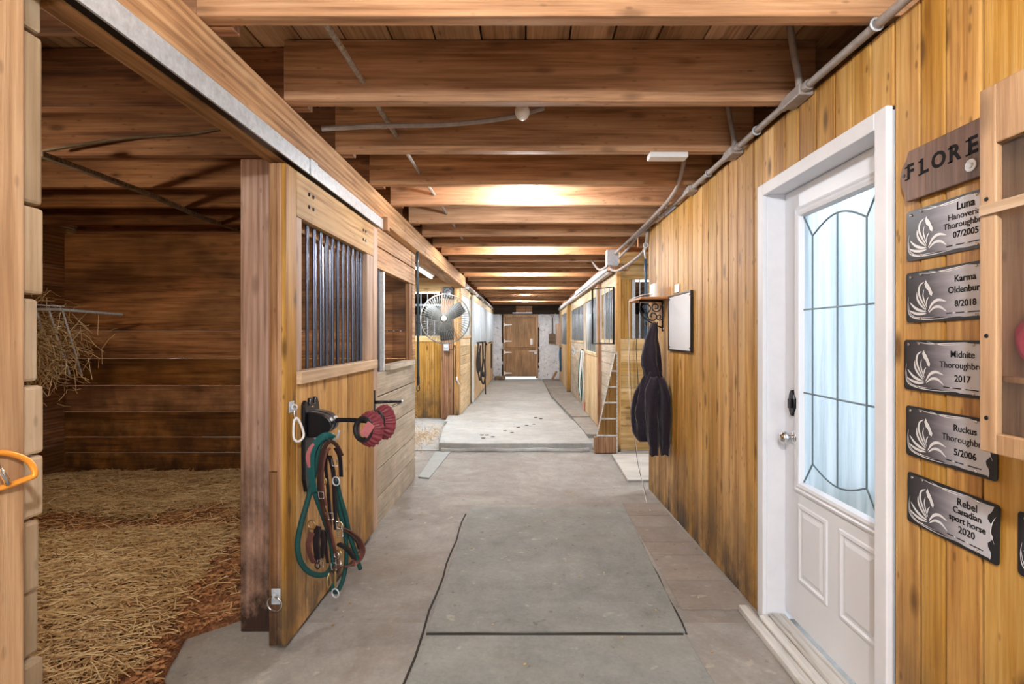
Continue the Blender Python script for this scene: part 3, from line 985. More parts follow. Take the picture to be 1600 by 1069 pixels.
# track cover above the door
r = thing('door_track', 'galvanised steel track cover running above the sliding stall door', 'track', (-1.03, 1.0, 2.13))
b = MB()
b.box(-1.044, -1.036, -2.5, 3.735, 2.180, 2.252)
b.build('cover', M['galv'], r)
MB().box(-1.085, -1.052, -2.5, 3.735, 2.190, 2.225).build('rail', M['darkmetal'], r)
MB().box(-1.035, -1.030, 2.47, 2.55, 2.176, 2.256).build('joint_plate', M['galv'], r)
MB().box(-1.044, -1.0, 3.736, 3.79, 2.17, 2.27).build('end_block', M['edge'], r, bevel=0.003)

# ================================================================== white entry door
r = thing('entry_door', '', 'door', (1.29, 2.1, 0.04))
for k in ('label', 'category'):
    del r[k]
r.name = 'door_1'
r['kind'] = 'structure'
SX = 1.27   # slab face
b = MB()    # jamb and casing
b.box(XR - 0.022, XR + 0.0, DY1 - 0.058, DY1, 0.012, DZ)
b.box(XR - 0.022, XR + 0.0, DY0, DY0 + 0.058, 0.012, DZ)
b.box(XR - 0.022, XR + 0.0, DY0 + 0.0585, DY1 - 0.0585, DZ - 0.058, DZ)
b.build('casing', M['casing'], r, bevel=0.004)
b = MB()
b.box(XR + 0.0005, 1.36, DY1 - 0.055, DY1 - 0.018, 0.02, DZ - 0.005)
b.box(XR + 0.0005, 1.36, DY0 + 0.018, DY0 + 0.055, 0.02, DZ - 0.005)
b.box(XR + 0.0005, 1.36, DY0 + 0.0555, DY1 - 0.0555, DZ - 0.05, DZ - 0.02)
b.box(SX + 0.046, SX + 0.056, DY1 - 0.075, DY1 - 0.056, 0.02, DZ - 0.05)
b.build('jamb', M['casing'], r, bevel=0.003)
SY0, SY1, SZ0, SZ1 = DY0 + 0.058, DY1 - 0.058, 0.065, DZ - 0.053
gy0, gy1, gz0, gz1 = 1.845, 2.345, 0.73, 1.945
b = MB()
b.box(SX, SX + 0.044, SY0, gy0 - 0.02, SZ0, SZ1)
b.box(SX, SX + 0.044, gy1 + 0.02, SY1, SZ0, SZ1)
b.box(SX, SX + 0.044, gy0 - 0.02, gy1 + 0.02, gz1 + 0.02, SZ1)
b.box(SX, SX + 0.044, gy0 - 0.02, gy1 + 0.02, SZ0, gz0 - 0.02)
b.build('slab', M['white'], r)
def frame_ring(b, y0, y1, z0, z1, prof, X):
    """mitred moulding; prof = list of (inset, height) pairs from the outer edge inwards"""
    rings = []
    for ins, h in prof:
        rings.append([Vector((X - h, y0 + ins, z0 + ins)), Vector((X - h, y1 - ins, z0 + ins)), Vector((X - h, y1 - ins, z1 - ins)), Vector((X - h, y0 + ins, z1 - ins))])
    vs = [v for ring in rings for v in ring]
    fs = []
    for i in range(len(rings) - 1):
        for j in range(4):
            fs.append((i * 4 + j, i * 4 + (j + 1) % 4, (i + 1) * 4 + (j + 1) % 4, (i + 1) * 4 + j))
    b.add(vs, fs)
b = MB()
frame_ring(b, gy0 - 0.052, gy1 + 0.052, gz0 - 0.052, gz1 + 0.052, [(0, -0.002), (0.003, 0.010), (0.012, 0.013), (0.018, 0.008), (0.032, 0.016), (0.044, 0.012), (0.052, -0.014)], SX)
b.build('glass_moulding', M['white'], r)
for py0, py1 in ((1.825, 2.065), (2.145, 2.375)):
    b = MB()
    frame_ring(b, py0, py1, 0.265, 0.625, [(0, -0.001), (0.004, 0.006), (0.016, 0.008), (0.024, 0.001), (0.034, 0.0015), (0.050, 0.008)], SX)
    b.add([(SX - 0.008, py0 + 0.05, 0.315), (SX - 0.008, py1 - 0.05, 0.315), (SX - 0.008, py1 - 0.05, 0.575), (SX - 0.008, py0 + 0.05, 0.575)], [(0, 1, 2, 3)])
    b.build('raised_panel', M['white'], r)
g = MB().box(SX + 0.012, SX + 0.020, gy0 - 0.01, gy1 + 0.01, gz0 - 0.01, gz1 + 0.01).build('glass_pane', M['glass'], r)
# leaded lines
b = MB()
X = SX + 0.009
ya, yb = gy0 + 0.07, gy1 - 0.07
ym = (gy0 + gy1) / 2
zt, zbm = gz1 - 0.10, gz0 + 0.10
def lead(*pts):
    b.tube([(X, y, z) for y, z in pts], 0.0038, 6)
lead((ya, zbm), (ya, zt)); lead((yb, zbm), (yb, zt))
arc_t = [(ya + (yb - ya) * i / 12, zt + 0.060 * math.sin(math.pi * i / 12)) for i in range(13)]
arc_b = [(ya + (yb - ya) * i / 12, zbm - 0.050 * math.sin(math.pi * i / 12)) for i in range(13)]
lead(*arc_t); lead(*arc_b)
lead((ym, zbm - 0.05), (ym, zt + 0.06))
for z in (1.14, 1.52):
    lead((gy0, z), (gy1, z))
lead((gy0, gz1), (ya, zt)); lead((gy1, gz1), (yb, zt)); lead((gy0, gz0), (ya, zbm)); lead((gy1, gz0), (yb, zbm))
b.build('leading', plain('lead_came', (0.16, 0.22, 0.25), 0.45, 0.4), r)
kb = MB().lathe((SX, 2.405, 0.925), (-1, 0, 0), [(0, 0.032), (0.006, 0.032), (0.012, 0.026), (0.013, 0.012), (0.032, 0.011), (0.036, 0.020), (0.048, 0.027), (0.062, 0.026), (0.070, 0.018), (0.073, 0.004)], 22)
kb.build('knob', M['chrome'], r, smooth=True)
b = MB()
pts = [(2.405 + 0.027 * math.cos(a) * (1.0 if abs(math.sin(a)) < .8 else 0.95), 1.085 + 0.062 * math.sin(a)) for a in [2 * math.pi * i / 18 for i in range(18)]]
b.poly([(SX, y, z) for y, z in pts], (-0.020, 0, 0))
lk = b.build('keypad_lock', M['darkmetal'], r, bevel=0.004)
MB().box(SX - 0.032, SX - 0.0205, 2.395, 2.415, 1.06, 1.105).build('turn_piece', M['leather_dk'], lk, bevel=0.003)
for z in (0.32, 1.06, 1.92):
    MB().tube([(SX - 0.006, SY0 + 0.002, z), (SX - 0.006, SY0 + 0.002, z + 0.09)], 0.006, 8).build('hinge', M['galv'], r)
sill = MB()
for i, (x0, x1, z) in enumerate(((1.085, 1.135, 0.036), (1.137, 1.182, 0.045), (1.184, 1.262, 0.052))):
    sill.box(x0, x1, 1.50 if x1 < XR else DY0 + 0.06, 2.60 if x1 < XR else DY1 - 0.06, 0.001, z)
sill.build('sill', M['white_wood'], r, bevel=0.005)

# ---- dutch door at the far end
r = thing('door_2', '', 'x', (-0.13, YB, -0.06))
for k in ('label', 'category'):
    del r[k]
r['kind'] = 'structure'
YD = YB - 0.10
x0, x1, zb, zt = -0.74, 0.45, -0.05, 2.14
b = MB().box(x0, x0 + 0.09, YD - 0.03, YD + 0.06, zb, zt).box(x1 - 0.09, x1, YD - 0.03, YD + 0.06, zb, zt).box(x0 + 0.091, x1 - 0.091, YD - 0.03, YD + 0.06, zt - 0.10, zt)
b.build('door_frame', M['far_door'], r, bevel=0.005)
MB().box(x0 + 0.095, x1 - 0.095, YD, YD + 0.04, 1.00, zt - 0.105).build('upper_leaf', M['far_door'], r, bevel=0.004)
MB().box(x0 + 0.095, x1 - 0.095, YD, YD + 0.04, zb + 0.05, 0.93).build('lower_leaf', M['far_door'], r, bevel=0.004)
MB().box(x0 + 0.095, x1 - 0.095, YD - 0.02, YD - 0.001, 0.935, 0.99).build('rail', M['far_door'], r, bevel=0.004)
MB().box(x0 - 0.05, x1 + 0.05, YD + 0.062, YD + 0.08, 0.02, zt + 0.03).build('back_or_added_board', M['darkwood'], r)  # added unseen board, stops daylight leaking around the frame and leaves
for z in (1.78, 1.22, 0.84, 0.13):
    b = MB()
    b.box(x0 + 0.03, x0 + 0.07, YD - 0.045, YD - 0.031, z - 0.055, z + 0.055)
    b.add([(x0 + 0.07, YD - 0.042, z - 0.03), (x0 + 0.30, YD - 0.042, z - 0.012), (x0 + 0.30, YD - 0.042, z + 0.012), (x0 + 0.07, YD - 0.042, z + 0.03),
           (x0 + 0.07, YD - 0.034, z - 0.03), (x0 + 0.30, YD - 0.034, z - 0.012), (x0 + 0.30, YD - 0.034, z + 0.012), (x0 + 0.07, YD - 0.034, z + 0.03)],
          [(0, 3, 2, 1), (4, 5, 6, 7), (0, 1, 5, 4), (1, 2, 6, 5), (2, 3, 7, 6), (3, 0, 4, 7)])
    b.build('hinge', M['plastic_w'], r)
MB().box(0.18, 0.27, YD - 0.02, YD - 0.001, 1.10, 1.30).build('door_pull', M['plastic_w'], r, bevel=0.003)
MB().box(0.14, 0.42, YD - 0.045, YD - 0.022, 0.865, 0.895).box(0.32, 0.42, YD - 0.05, YD - 0.022, 0.78, 0.85).build('latch', M['galv'], r, bevel=0.003)
# daylight gap under it
o = MB().box(-0.12, 0.55, YB - 0.14, YB - 0.10, 2.17, 2.20).build('header_strip', M['galv'])
o.location.x -= 0.3
tag(o, 'pale strip lying on the frame over the end door', 'strip')

# ================================================================== far stall fronts
def bars(r, x, y0, y1, z0, z1, n, mat=None, rr=0.010):
    first = None
    for i in range(n):
        y = y0 + (y1 - y0) * (i + 0.5) / n
        if first is None:
            first = MB().tube([(x, y0, z0), (x, y0, z1)], rr, 6).build('bar', mat or M['bar_far'], r, smooth=True)
            first.location.y += (y - y0)
            fy = first.location.y - y
        else:
            c = first.copy()
            COL.objects.link(c)
            c.parent = r
            c.location.y = y + fy


def front(name, label, cat, x, th, y0, y1, z0, zmid, ztop, zcap, mode, matlow, upper='bars', nb=8, stile=None, windows=None):
    """x: face towards the aisle; th: thickness away from it (sign gives the side)"""
    r = thing(name, label, cat, (x, (y0 + y1) / 2, z0))
    xa, xb = sorted((x, x + th))
    b = MB()
    if mode == 'h':
        zs = splits(z0, zmid, 0.15, 0.19)
        for a, c in zip(zs, zs[1:]):
            d = random.uniform(0, 0.004)
            b.box(xa + d, xb - d, y0 + 0.002, y1 - 0.002, a + GAP, c - GAP)
    else:
        ysx = splits(y0, y1, 0.11, 0.17)
        for a, c in zip(ysx, ysx[1:]):
            d = random.uniform(0, 0.004)
            b.box(xa + d, xb - d, a + GAP, c - GAP, z0, zmid)
    b.build('lower_boards', matlow, r, bevel=0.003)
    sx0, sx1 = (xa - 0.012, xb) if th > 0 else (xa, xb + 0.012)
    MB().box(sx0, sx1, y0, y1, zmid + 0.001, zmid + 0.05).build('sill_rail', M['far_y'], r)
    MB().box(xa, xb, y0, y1, ztop, zcap).build('top_rail', M['far_y'], r, bevel=0.003)
    st = stile or M['far_z']
    MB().box(sx0, sx1, y0, y0 + 0.07, zmid + 0.051, ztop - 0.001).build('stile', st, r)
    MB().box(sx0, sx1, y1 - 0.07, y1, zmid + 0.051, ztop - 0.001).build('stile', st, r)
    xc = (xa + xb) / 2
    if upper == 'bars':
        bars(r, xc, y0 + 0.08, y1 - 0.08, zmid + 0.051, ztop - 0.001, nb)
    else:
        wins = windows or [(y0 + 0.075, y1 - 0.075)]
        for a, c in wins:
            MB().box(xc - 0.006, xc + 0.006, a, c, zmid + 0.052, ztop - 0.002).build('panel', M['pipe_pale'], r)
            bars(r, xa - 0.012 if th > 0 else xb + 0.012, a, c, zmid + 0.055, ztop - 0.004, max(3, int((c - a) / 0.22)), M['pipe_pale'], 0.006)
        for (a, c), (a2, c2) in zip(wins, wins[1:]):
            MB().box(sx0, sx1, c, a2, zmid + 0.051, ztop - 0.001).build('mullion', st, r)
    return r

XA = -1.13
front('stall_screen', 'plank stall front with pale barred window just past the yellow corner post', 'stall front', XA, -0.04, 9.06, 10.62, 0.0, 1.36, 2.15, 2.30, 'h', M['far_y'], 'panel')
front('stall_door', 'honey boarded sliding stall door with white-edged frame and hanging tack, far left row', 'door', XA + 0.06, -0.05, 10.68, 14.0, 0.02, 1.16, 2.13, 2.26, 'v', M['far_z'], 'panel', stile=M['galv'], windows=[(10.76, 12.3), (12.4, 13.92)])
front('stall_door', 'last sliding stall door on the left, next to the whitewashed wall', 'door', XA + 0.06, -0.05, 14.08, 17.3, -0.03, 1.16, 2.13, 2.26, 'v', M['far_z'], 'panel', stile=M['galv'], windows=[(14.16, 15.6), (15.7, 17.22)])
MB_ = MB().box(XA + 0.03, XA + 0.075, 10.628, 10.672, 0.02, 2.22)
o = MB_.build('door_edge_strip', M['galv'])
tag(o, 'pale metal strip up the edge of the first far left stall door', 'strip')
# wall plane behind the left sliding doors
b = MB()
for k in range(15):
    b.box(XA - 0.04, XA, 10.63, 17.45, -0.1 + k * 0.158, -0.1 + k * 0.158 + 0.155)
struct(b.build('wall_left_row', M['far_y'], origin=(0, 0, 0)))
r = thing('door_track', 'grey steel door track along the top of the far left stall row', 'track', (XA + 0.03, 13, 2.27))
MB().box(XA, XA + 0.045, 9.3, 17.4, 2.31, 2.38).build('rail_cover', M['galv'], r)
MB().tube([(XA + 0.055, 9.3, 2.33), (XA + 0.055, 17.4, 2.31)], 0.03, 8).build('rail', M['conduit'], r)
for y in (9.4, 11.2, 12.9, 14.6, 16.3):
    MB().box(XA + 0.02, XA + 0.10, y, y + 0.05, 2.26, 2.309).build('bracket', M['galv'], r)

XB = 1.175
front('stall_screen', 'grey plank stall front with barred window behind the swung-open grille', 'stall front', XB, 0.04, 6.54, 7.84, -0.05, 1.30, 2.02, 2.22, 'h', M['grey_y'], 'bars', 8)
front('stall_door', 'upright boarded stall door with dark barred window past the brown right post', 'door', XB - 0.05, 0.045, 7.98, 9.70, 0.0, 1.08, 2.02, 2.17, 'v', M['far_z'], 'bars', 7, stile=M['greyout'])
front('stall_screen', 'grey-honey plank stall front with long barred window and coat hook', 'stall front', XB, 0.04, 9.72, 13.08, -0.04, 1.25, 2.03, 2.22, 'h', M['grey_y'], 'bars', 12)
front('stall_door', 'last boarded stall door on the right with narrow barred window', 'door', XB - 0.02, 0.045, 13.26, 16.2, -0.05, 1.10, 2.05, 2.2, 'v', M['far_z'], 'bars', 9, stile=M['greyout'])
b = MB().box(XB + 0.0, XB + 0.04, 16.21, 17.5, -0.1, 2.3)
struct(b.build('wall_right_row', M['far_z'], origin=(0, 0, 0)))
b = MB().box(XB - 0.001, XB + 0.06, 6.54, 17.5, 2.222, 2.43)
struct(b.build('trim_2', M['beam'], origin=(0, 0, 0)))
# dark interiors behind the stall rows
r = thing('door_track', 'whitish steel door track cover along the top of the right stall row', 'track', (1.12, 10, 2.2))
MB().box(1.075, 1.165, 6.6, 11.0, 2.255, 2.345).build('rail_cover', M['galv'], r, bevel=0.01)
MB().box(1.10, 1.165, 11.02, 16.9, 2.25, 2.32).build('rail_cover', M['galv'], r, bevel=0.01)
MB().box(1.095, 1.145, 6.7, 16.5, 2.215, 2.2545).build('rail', M['conduit'], r)

# swung-open grille frame on the right
r = thing('hinged_grille', 'open black steel window grille swung out into the aisle from the right stall', 'grille', (1.05, 7.0, 1.29))
P0 = Vector((0.915, 6.93)); P1 = Vector((1.145, 6.60))
def gp(t, z):
    q = P0 + (P1 - P0) * t
    return (q.x, q.y, z)
MB().tube([gp(0, 1.295), gp(1, 1.295), gp(1, 2.03), gp(0, 2.03)], 0.013, 6, True).build('frame', M['darkmetal'], r)
for t_ in (0.2, 0.4, 0.6, 0.8):
    MB().tube([gp(t_, 1.31), gp(t_, 2.02)], 0.008, 6).build('bar', M['bar_far'], r)

# barred openings in the two passage walls
r = thing('window_grille', 'barred opening with grey steel frame in the yellow wall behind the shelf', 'grille', (1.8, YE, 1.365))
MB().box(1.357, 1.40, YE - 0.005, YE + 0.03, 1.367, 2.113).build('frame', M['galv'], r)
for i in range(9):
    x = 1.46 + i * 0.09
    MB().tube([(x, YE + 0.015, 1.367), (x, YE + 0.015, 2.113)], 0.009, 6).build('bar', M['bar_far'], r)
r = thing('window_grille', 'row of upright bars above the yellow boards behind the round fan', 'grille', (-2.5, YP, 1.40))
for i in range(26):
    x = -4.6 + i * 0.12
    MB().tube([(x, YP + 0.015, 1.401), (x, YP + 0.015, 2.179)], 0.009, 6).build('bar', M['bar_far'], r)
MB().box(-4.66, -1.465, YP - 0.004, YP + 0.004, 1.93, 1.96).build('cross_bar', M['bar_far'], r)

# tapering ladder-like rack beside the right corner post
r = thing('stepped_rack', 'narrow brown rack tapering upward with pale rungs beside the right corner post', 'rack', (1.0, 6.42, -0.055))
YF = 6.36
rows = [(-0.03, None), (0.165, 0.895), (0.375, 0.93), (0.575, 0.975), (0.77, 1.02), (0.965, 1.065), (1.175, 1.125)]
b = MB()
b.poly([(0.905, YF, 0.165), (1.135, YF, 0.165), (1.135, YF, 1.175), (1.118, YF, 1.175)], (0, 0.02, 0))
b.build('back_panel', wood('rack_brown', (0.18, 0.08, 0.015), (0.34, 0.17, 0.04), (0.42, 0.23, 0.07), 'z', 0.3, 0.5, 0.2), r)
b = MB().tube([(0.895, YF - 0.004, 0.16), (1.118, YF - 0.004, 1.18)], 0.008, 6)
b.build('side_rail', M['white_wood'], r)
MB().box(1.137, 1.152, YF - 0.01, YF + 0.03, -0.055, 1.2).build('side_rail', M['white_wood'], r)
for z, x in rows[1:6]:
    MB().box(x, 1.136, YF - 0.02, YF - 0.001, z - 0.010, z + 0.008).build('rung', M['white_wood'], r)
MB().box(0.86, 1.136, YF - 0.02, YF + 0.04, -0.055, 0.15).build('base_box', M['brown_z'], r, bevel=0.012)

# ================================================================== lamps
def bulb(name, label, loc, on, energy=0, r_=0.032, grp=None, col=(0.96, 0.98, 1.0)):
    x, y, z = loc
    t_ = thing(name, label, 'light', (x, y, z), grp)
    MB().ball((x, y, z), r_, 16, 10, (1, 1, 1.15)).build('bulb', M['bulb_on'] if on else M['bulb_off'], t_, smooth=True)
    MB().lathe((x, y, z + r_ * 0.9), (0, 0, 1), [(0, 0.018), (0.03, 0.02), (0.031, 0.045), (0.06, 0.045)], 14).build('socket', M['plastic_w'], t_, smooth=True)
    MB().lathe((x, y, z + r_ * 0.9 + 0.0605), (0, 0, 1), [(0, 0.02), (2.704 - (z + r_ * 0.9 + 0.0605), 0.02)], 10).build('stem', M['conduit'], t_)
    if on:
        light('lamp_light', 'POINT', (x, y, z - 0.045 - r_), energy, col, 0.05, parent=t_)
    return t_
bulb('ceiling_bulb', 'glowing bare bulb hanging between the fourth and fifth aisle joists', (0.01, 3.76, 2.43), True, 34, 0.036)
bulb('ceiling_bulb', 'small round opal bulb, unlit, below the second aisle joist', (-0.012, 2.46, 2.478), False, 0, 0.036)
bulb('ceiling_bulb', 'lit bulb hidden above the joists over the hoof marks', (0.0, 6.2, 2.55), True, 64)
bulb('ceiling_bulb', 'lit bulb hidden above the joists at the first far stall doors', (0.0, 8.60, 2.55), True, 64)
bulb('ceiling_bulb', 'lit bulb hidden above the joists midway down the far stalls', (0.0, 11.0, 2.55), True, 64)
bulb('ceiling_bulb', 'lit bulb hidden above the joists near the end door', (0.0, 15.3, 2.55), True, 64)
bulb('ceiling_bulb', 'unseen bulb added over the near aisle end as frontal fill, behind the camera', (0.1, -0.15, 2.37), True, 95)  # added out of view to light the aisle from the front
bulb('ceiling_bulb', 'second unseen bulb added farther behind the camera as frontal fill', (-0.1, -1.9, 2.50), True, 60)  # another added fill lamp behind the camera
sb = bulb('added_stall_bulb', 'unseen shaded bulb added to light the inside of the straw stall', (-2.9, 2.03, 2.22), True, 36, col=(1.0, 0.84, 0.62))  # added lamp out of view, lights the stall wall and straw
MB().lathe((-2.9, 2.03, 2.20), (0, 0, 1), [(0, 0.15), (0.03, 0.13), (0.055, 0.07), (0.09, 0.03), (0.092, 0.026), (0.057, 0.066), (0.032, 0.126), (0.002, 0.146)], 24, False).build('added_shade', M['galv'], sb, smooth=True)  # added to keep this lamp's light off the stall joists
bulb('ceiling_bulb', 'bulb added above the joists to brighten the last far stall doors', (0.0, 13.15, 2.55), True, 64)  # added to brighten the far stall fronts
def strip(name, label, a, c, energy):
    a, c = Vector(a), Vector(c)
    t_ = thing(name, label, 'light', tuple(a))
    d = (c - a)
    ax = d.normalized()
    side = ax.cross(Vector((0, 0, 1))) * 0.05
    up = Vector((0, 0, 0.045))
    MB().hexa([a - side, a + side, c + side, c - side], [a - side + up, a + side + up, c + side + up, c - side + up]).build('housing', M['plastic_w'], t_)
    MB().tube([a - Vector((0, 0, 0.02)), c - Vector((0, 0, 0.02))], 0.016, 10).build('tube', M['tube_on'], t_)
    m = (a + c) / 2
    light('lamp_light', 'AREA', (m.x, m.y, m.z - 0.05), energy, (0.95, 0.98, 1.0), 0.9 if abs(d.x) > abs(d.y) else 0.1, size_y=0.1 if abs(d.x) > abs(d.y) else 0.9, parent=t_)
strip('strip_light', 'bright fluorescent strip light on the joists over the left passage', (-1.55, 7.3, 2.385), (-1.55, 8.5, 2.385), 45)
strip('strip_light', 'bright fluorescent strip glowing behind the bars above the fan', (-3.6, 11.41, 2.386), (-1.9, 11.41, 2.386), 60)
strip('strip_light', 'fluorescent strip light in the stall seen through the right barred opening', (1.6, 8.99, 2.386), (2.9, 8.99, 2.386), 55)
strip('strip_light', 'fluorescent strip light over the right passage', (2.4, 5.96, 2.386), (3.5, 5.96, 2.386), 40)

o = MB().box(0.70, 0.915, 2.86, 2.94, 2.400, 2.4315).build('junction_box', M['plastic_w'], bevel=0.006)
o.location.y += 0
tag(o, 'flat white box fixed under the joist near the top of the door wall', 'box')
o.scale = (1, 1, 1)


# ================================================================== bedding in the stall
def bed_edge(y):
    """x of the bedding edge towards the aisle"""
    if y < 2.06:
        return -1.46 + 0.03 * math.sin(y * 4)
    if y < 2.36:
        return -1.46 - 0.10 * (y - 2.06) / 0.3
    if y < 2.56:
        return -1.56 + 0.21 * (y - 2.36) / 0.2
    return -1.30
def bed_z(x, y):
    e = bed_edge(y) - x
    k = max(0.0, min(1.0, e / 0.30))
    h = 0.015 + 0.085 * k * k * (3 - 2 * k)
    h += k * (0.030 * mnoise.noise(Vector((x * 1.6, y * 1.6, 0))) + 0.016 * mnoise.noise(Vector((x * 6, y * 6, 3))) + 0.008 * mnoise.noise(Vector((x * 19, y * 19, 5))))
    d = y - (3.62 + 0.08 * math.sin(x * 2.2))
    h -= 0.055 * k * math.exp(-d * d / 0.035)
    h -= 0.07 * k * max(0, min(1, (y - 4.3) / 0.8))
    return max(h, 0.006) if x > -4.6 else max(h * 0.5, 0.006)
nx, ny = 110, 150
vs, fs = [], []
for j in range(ny + 1):
    y = -0.84 + (5.165 + 0.84) * j / ny
    for i in range(nx + 1):
        u = i / nx
        x = bed_edge(y) + 0.04 * mnoise.noise(Vector((0, y * 5, 0))) + (-4.62 - bed_edge(y)) * u ** 1.3
        vs.append((x, y, bed_z(x, y) if u > 0 else -0.01))
for j in range(ny):
    for i in range(nx):
        a = j * (nx + 1) + i
        fs.append((a, a + 1, a + nx + 2, a + nx + 1))
b = MB()
b.add(vs, fs)
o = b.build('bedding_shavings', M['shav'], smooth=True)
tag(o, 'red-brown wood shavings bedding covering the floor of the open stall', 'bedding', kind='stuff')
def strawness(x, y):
    shade_lim = -1.61 - (y - 2.19) * 0.24  # straw thinned right of this line to paint in the doorway post's shadow
    s = 1.0 if x < shade_lim - 0.02 * math.sin(y * 20) else 0.06
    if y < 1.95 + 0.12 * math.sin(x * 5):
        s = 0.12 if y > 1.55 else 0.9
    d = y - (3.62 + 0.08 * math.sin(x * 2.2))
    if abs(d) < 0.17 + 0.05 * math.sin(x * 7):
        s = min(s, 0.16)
    if x > shade_lim and y > 3.9:
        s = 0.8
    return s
def blades(n, ymin, ymax, xmin, fn, lens, wid, lift, seed):
    rnd = random.Random(seed)
    b = MB()
    vs, fs = [], []
    c = 0
    while c < n:
        y = rnd.uniform(ymin, ymax)
        x = rnd.uniform(xmin, bed_edge(y) - 0.02)
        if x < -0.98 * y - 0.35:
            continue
        if rnd.random() > fn(x, y):
            continue
        L = rnd.uniform(*lens)
        w = rnd.uniform(*wid)
        a = rnd.gauss(0.0, 0.9)
        z = bed_z(x, y) + rnd.uniform(0.001, lift)
        dx, dy = math.cos(a) * L, math.sin(a) * L
        tz = rnd.gauss(0, 0.12) * L
        px, py = -math.sin(a) * w, math.cos(a) * w
        k = len(vs)
        mid = rnd.uniform(-0.1, 0.18) * L
        for t_ in (0, 0.5, 1):
            zz = z + (t_ - 0.5) * tz + (mid * 0.5 if t_ == 0.5 else 0)
            xx, yy = x + dx * (t_ - 0.5), y + dy * (t_ - 0.5)
            zz = max(zz, bed_z(xx, yy) + 0.001)
            vs.append((xx - px / 2, yy - py / 2, zz))
            vs.append((xx + px / 2, yy + py / 2, zz + w * 0.5))
        fs += [(k, k + 2, k + 3, k + 1), (k + 2, k + 4, k + 5, k + 3)]
        c += 1
    b.add(vs, fs)
    return b
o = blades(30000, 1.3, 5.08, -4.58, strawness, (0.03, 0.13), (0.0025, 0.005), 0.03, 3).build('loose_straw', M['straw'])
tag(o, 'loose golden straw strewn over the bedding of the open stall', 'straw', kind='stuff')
o = blades(17000, 1.3, 5.12, -4.6, lambda x, y: 1.0 - 0.75 * strawness(x, y), (0.012, 0.045), (0.005, 0.012), 0.012, 4).build('wood_chips', M['chip'])  # dense chips darken the painted shadow patch as well as the hollow
tag(o, 'reddish wood chips in the hollow and painted shadow patch of the stall', 'wood chips', kind='stuff')

# hay rack in the stall corner
r = thing('hay_rack', 'steel wire corner hay rack stuffed with hay, half hidden by the timbers', 'hay rack', (-4.0, 4.5, 1.1))
MB().tube([(-4.62, 4.25, 1.62), (-3.86, 4.25, 1.62), (-3.76, 4.78, 1.60)], 0.012, 6).build('top_rail', M['galv'], r)
for i in range(7):
    x = -4.5 + i * 0.11
    MB().tube([(x, 4.25, 1.62), (x - 0.05, 4.5, 1.05)], 0.007, 6).build('rod', M['galv'], r)
rnd = random.Random(11)
def hay_clump(n, cfn, lens, w, name, label, seed=1, droop=0.3, mat=None):
    rnd = random.Random(seed)
    b = MB()
    for i in range(n):
        p = Vector(cfn(rnd))
        d = Vector((rnd.gauss(0, 1), rnd.gauss(0, 1), rnd.gauss(-droop, 0.8))).normalized() * rnd.uniform(*lens)
        q = p + d * 0.5 + Vector((0, 0, rnd.uniform(-.01, .02)))
        e = p + d
        sd = d.orthogonal().normalized() * w
        b.add([p - sd, p + sd, q - sd, q + sd, e - sd, e + sd], [(0, 2, 3, 1), (2, 4, 5, 3)])
    o = b.build(name, mat or M['straw'])
    return tag(o, label, 'hay', kind='stuff')
hay_clump(1500, lambda q: (-4.15 + q.gauss(0, 0.16), 4.38 + max(-.2, min(.2, q.gauss(0, 0.09))), 1.30 + q.gauss(0, 0.16)), (0.06, 0.2), 0.0022, 'hay_stuffing', 'tangled hay poking out of the corner rack', 5)
hay_clump(420, lambda q: (-1.40 + q.gauss(0, 0.05), 5.75 + q.gauss(0, 0.1), 0.35 + abs(q.gauss(0, 0.32)) - 0.15), (0.06, 0.2), 0.002, 'hay_wisps', 'pale wisps of hay hanging beside the left cross tie', 6)
hay_clump(500, lambda q: (-1.45 + q.gauss(0, 0.16), 7.2 + q.gauss(0, 0.4), -0.04 + abs(q.gauss(0, 0.012))), (0.05, 0.14), 0.002, 'hay_scraps', 'scattered hay on the floor of the left passage', 7, 0.0)

# poles in the stall
def pole(name, label, a, c, w, mat, cat='pole'):
    a, c = Vector(a), Vector(c)
    b = MB().sweep(spline([a, (a * .6 + c * .4) + Vector((0, 0, .012)), (a * .3 + c * .7) - Vector((0, 0, .01)), c], 4), [(-w, -w * .6), (w, -w * .6), (w, w * .6), (-w, w * .6)], (0, 0, 1))
    return tag(b.build(name, mat, bevel=0.004), label, cat)
pole('wood_pole', 'greyish split pole slanting down across the upper stall to the doorway post', at(60, 240, 2.62), at(368, 358, 5.10), 0.022, M['greydirt'])
pole('branch_pole', 'thin crooked branch lying against the stall joists above the split pole', at(66, 236, 2.80), at(380, 196, 2.93), 0.011, M['greydirt'], 'branch')

# ================================================================== pipe through the joists, conduits
o = MB().tube([(-0.715 + 0.004 * math.sin(i * 1.3), -1.0 + i * 0.5, 2.515 + 0.003 * math.cos(i)) for i in range(15)], 0.012, 8).build('iron_pipe', M['iron'])
tag(o, 'flaking pale iron pipe threaded straight through the aisle joists', 'pipe')
o = MB().tube([(-1.03, 2.60, 2.452), (-0.75, 2.62, 2.475), (-0.4, 2.66, 2.50), (-0.1, 2.70, 2.55), (0.1, 2.74, 2.62)], 0.014, 8, smooth=4).build('bent_conduit', M['conduit'])
tag(o, 'bent grey conduit crossing between the second and third aisle joists', 'conduit')
r = thing('conduit_run', 'grey painted conduit run with junction boxes along the top of the door wall', 'conduit', (1.14, 2.0, 2.40))
XC = 1.142
MB().tube([(XC, y, 2.411 + 0.002 * math.sin(y * 3)) for y in [-2.5 + 0.25 * i for i in range(32)]], 0.0155, 10).build('pipe', M['conduit'], r, smooth=True)
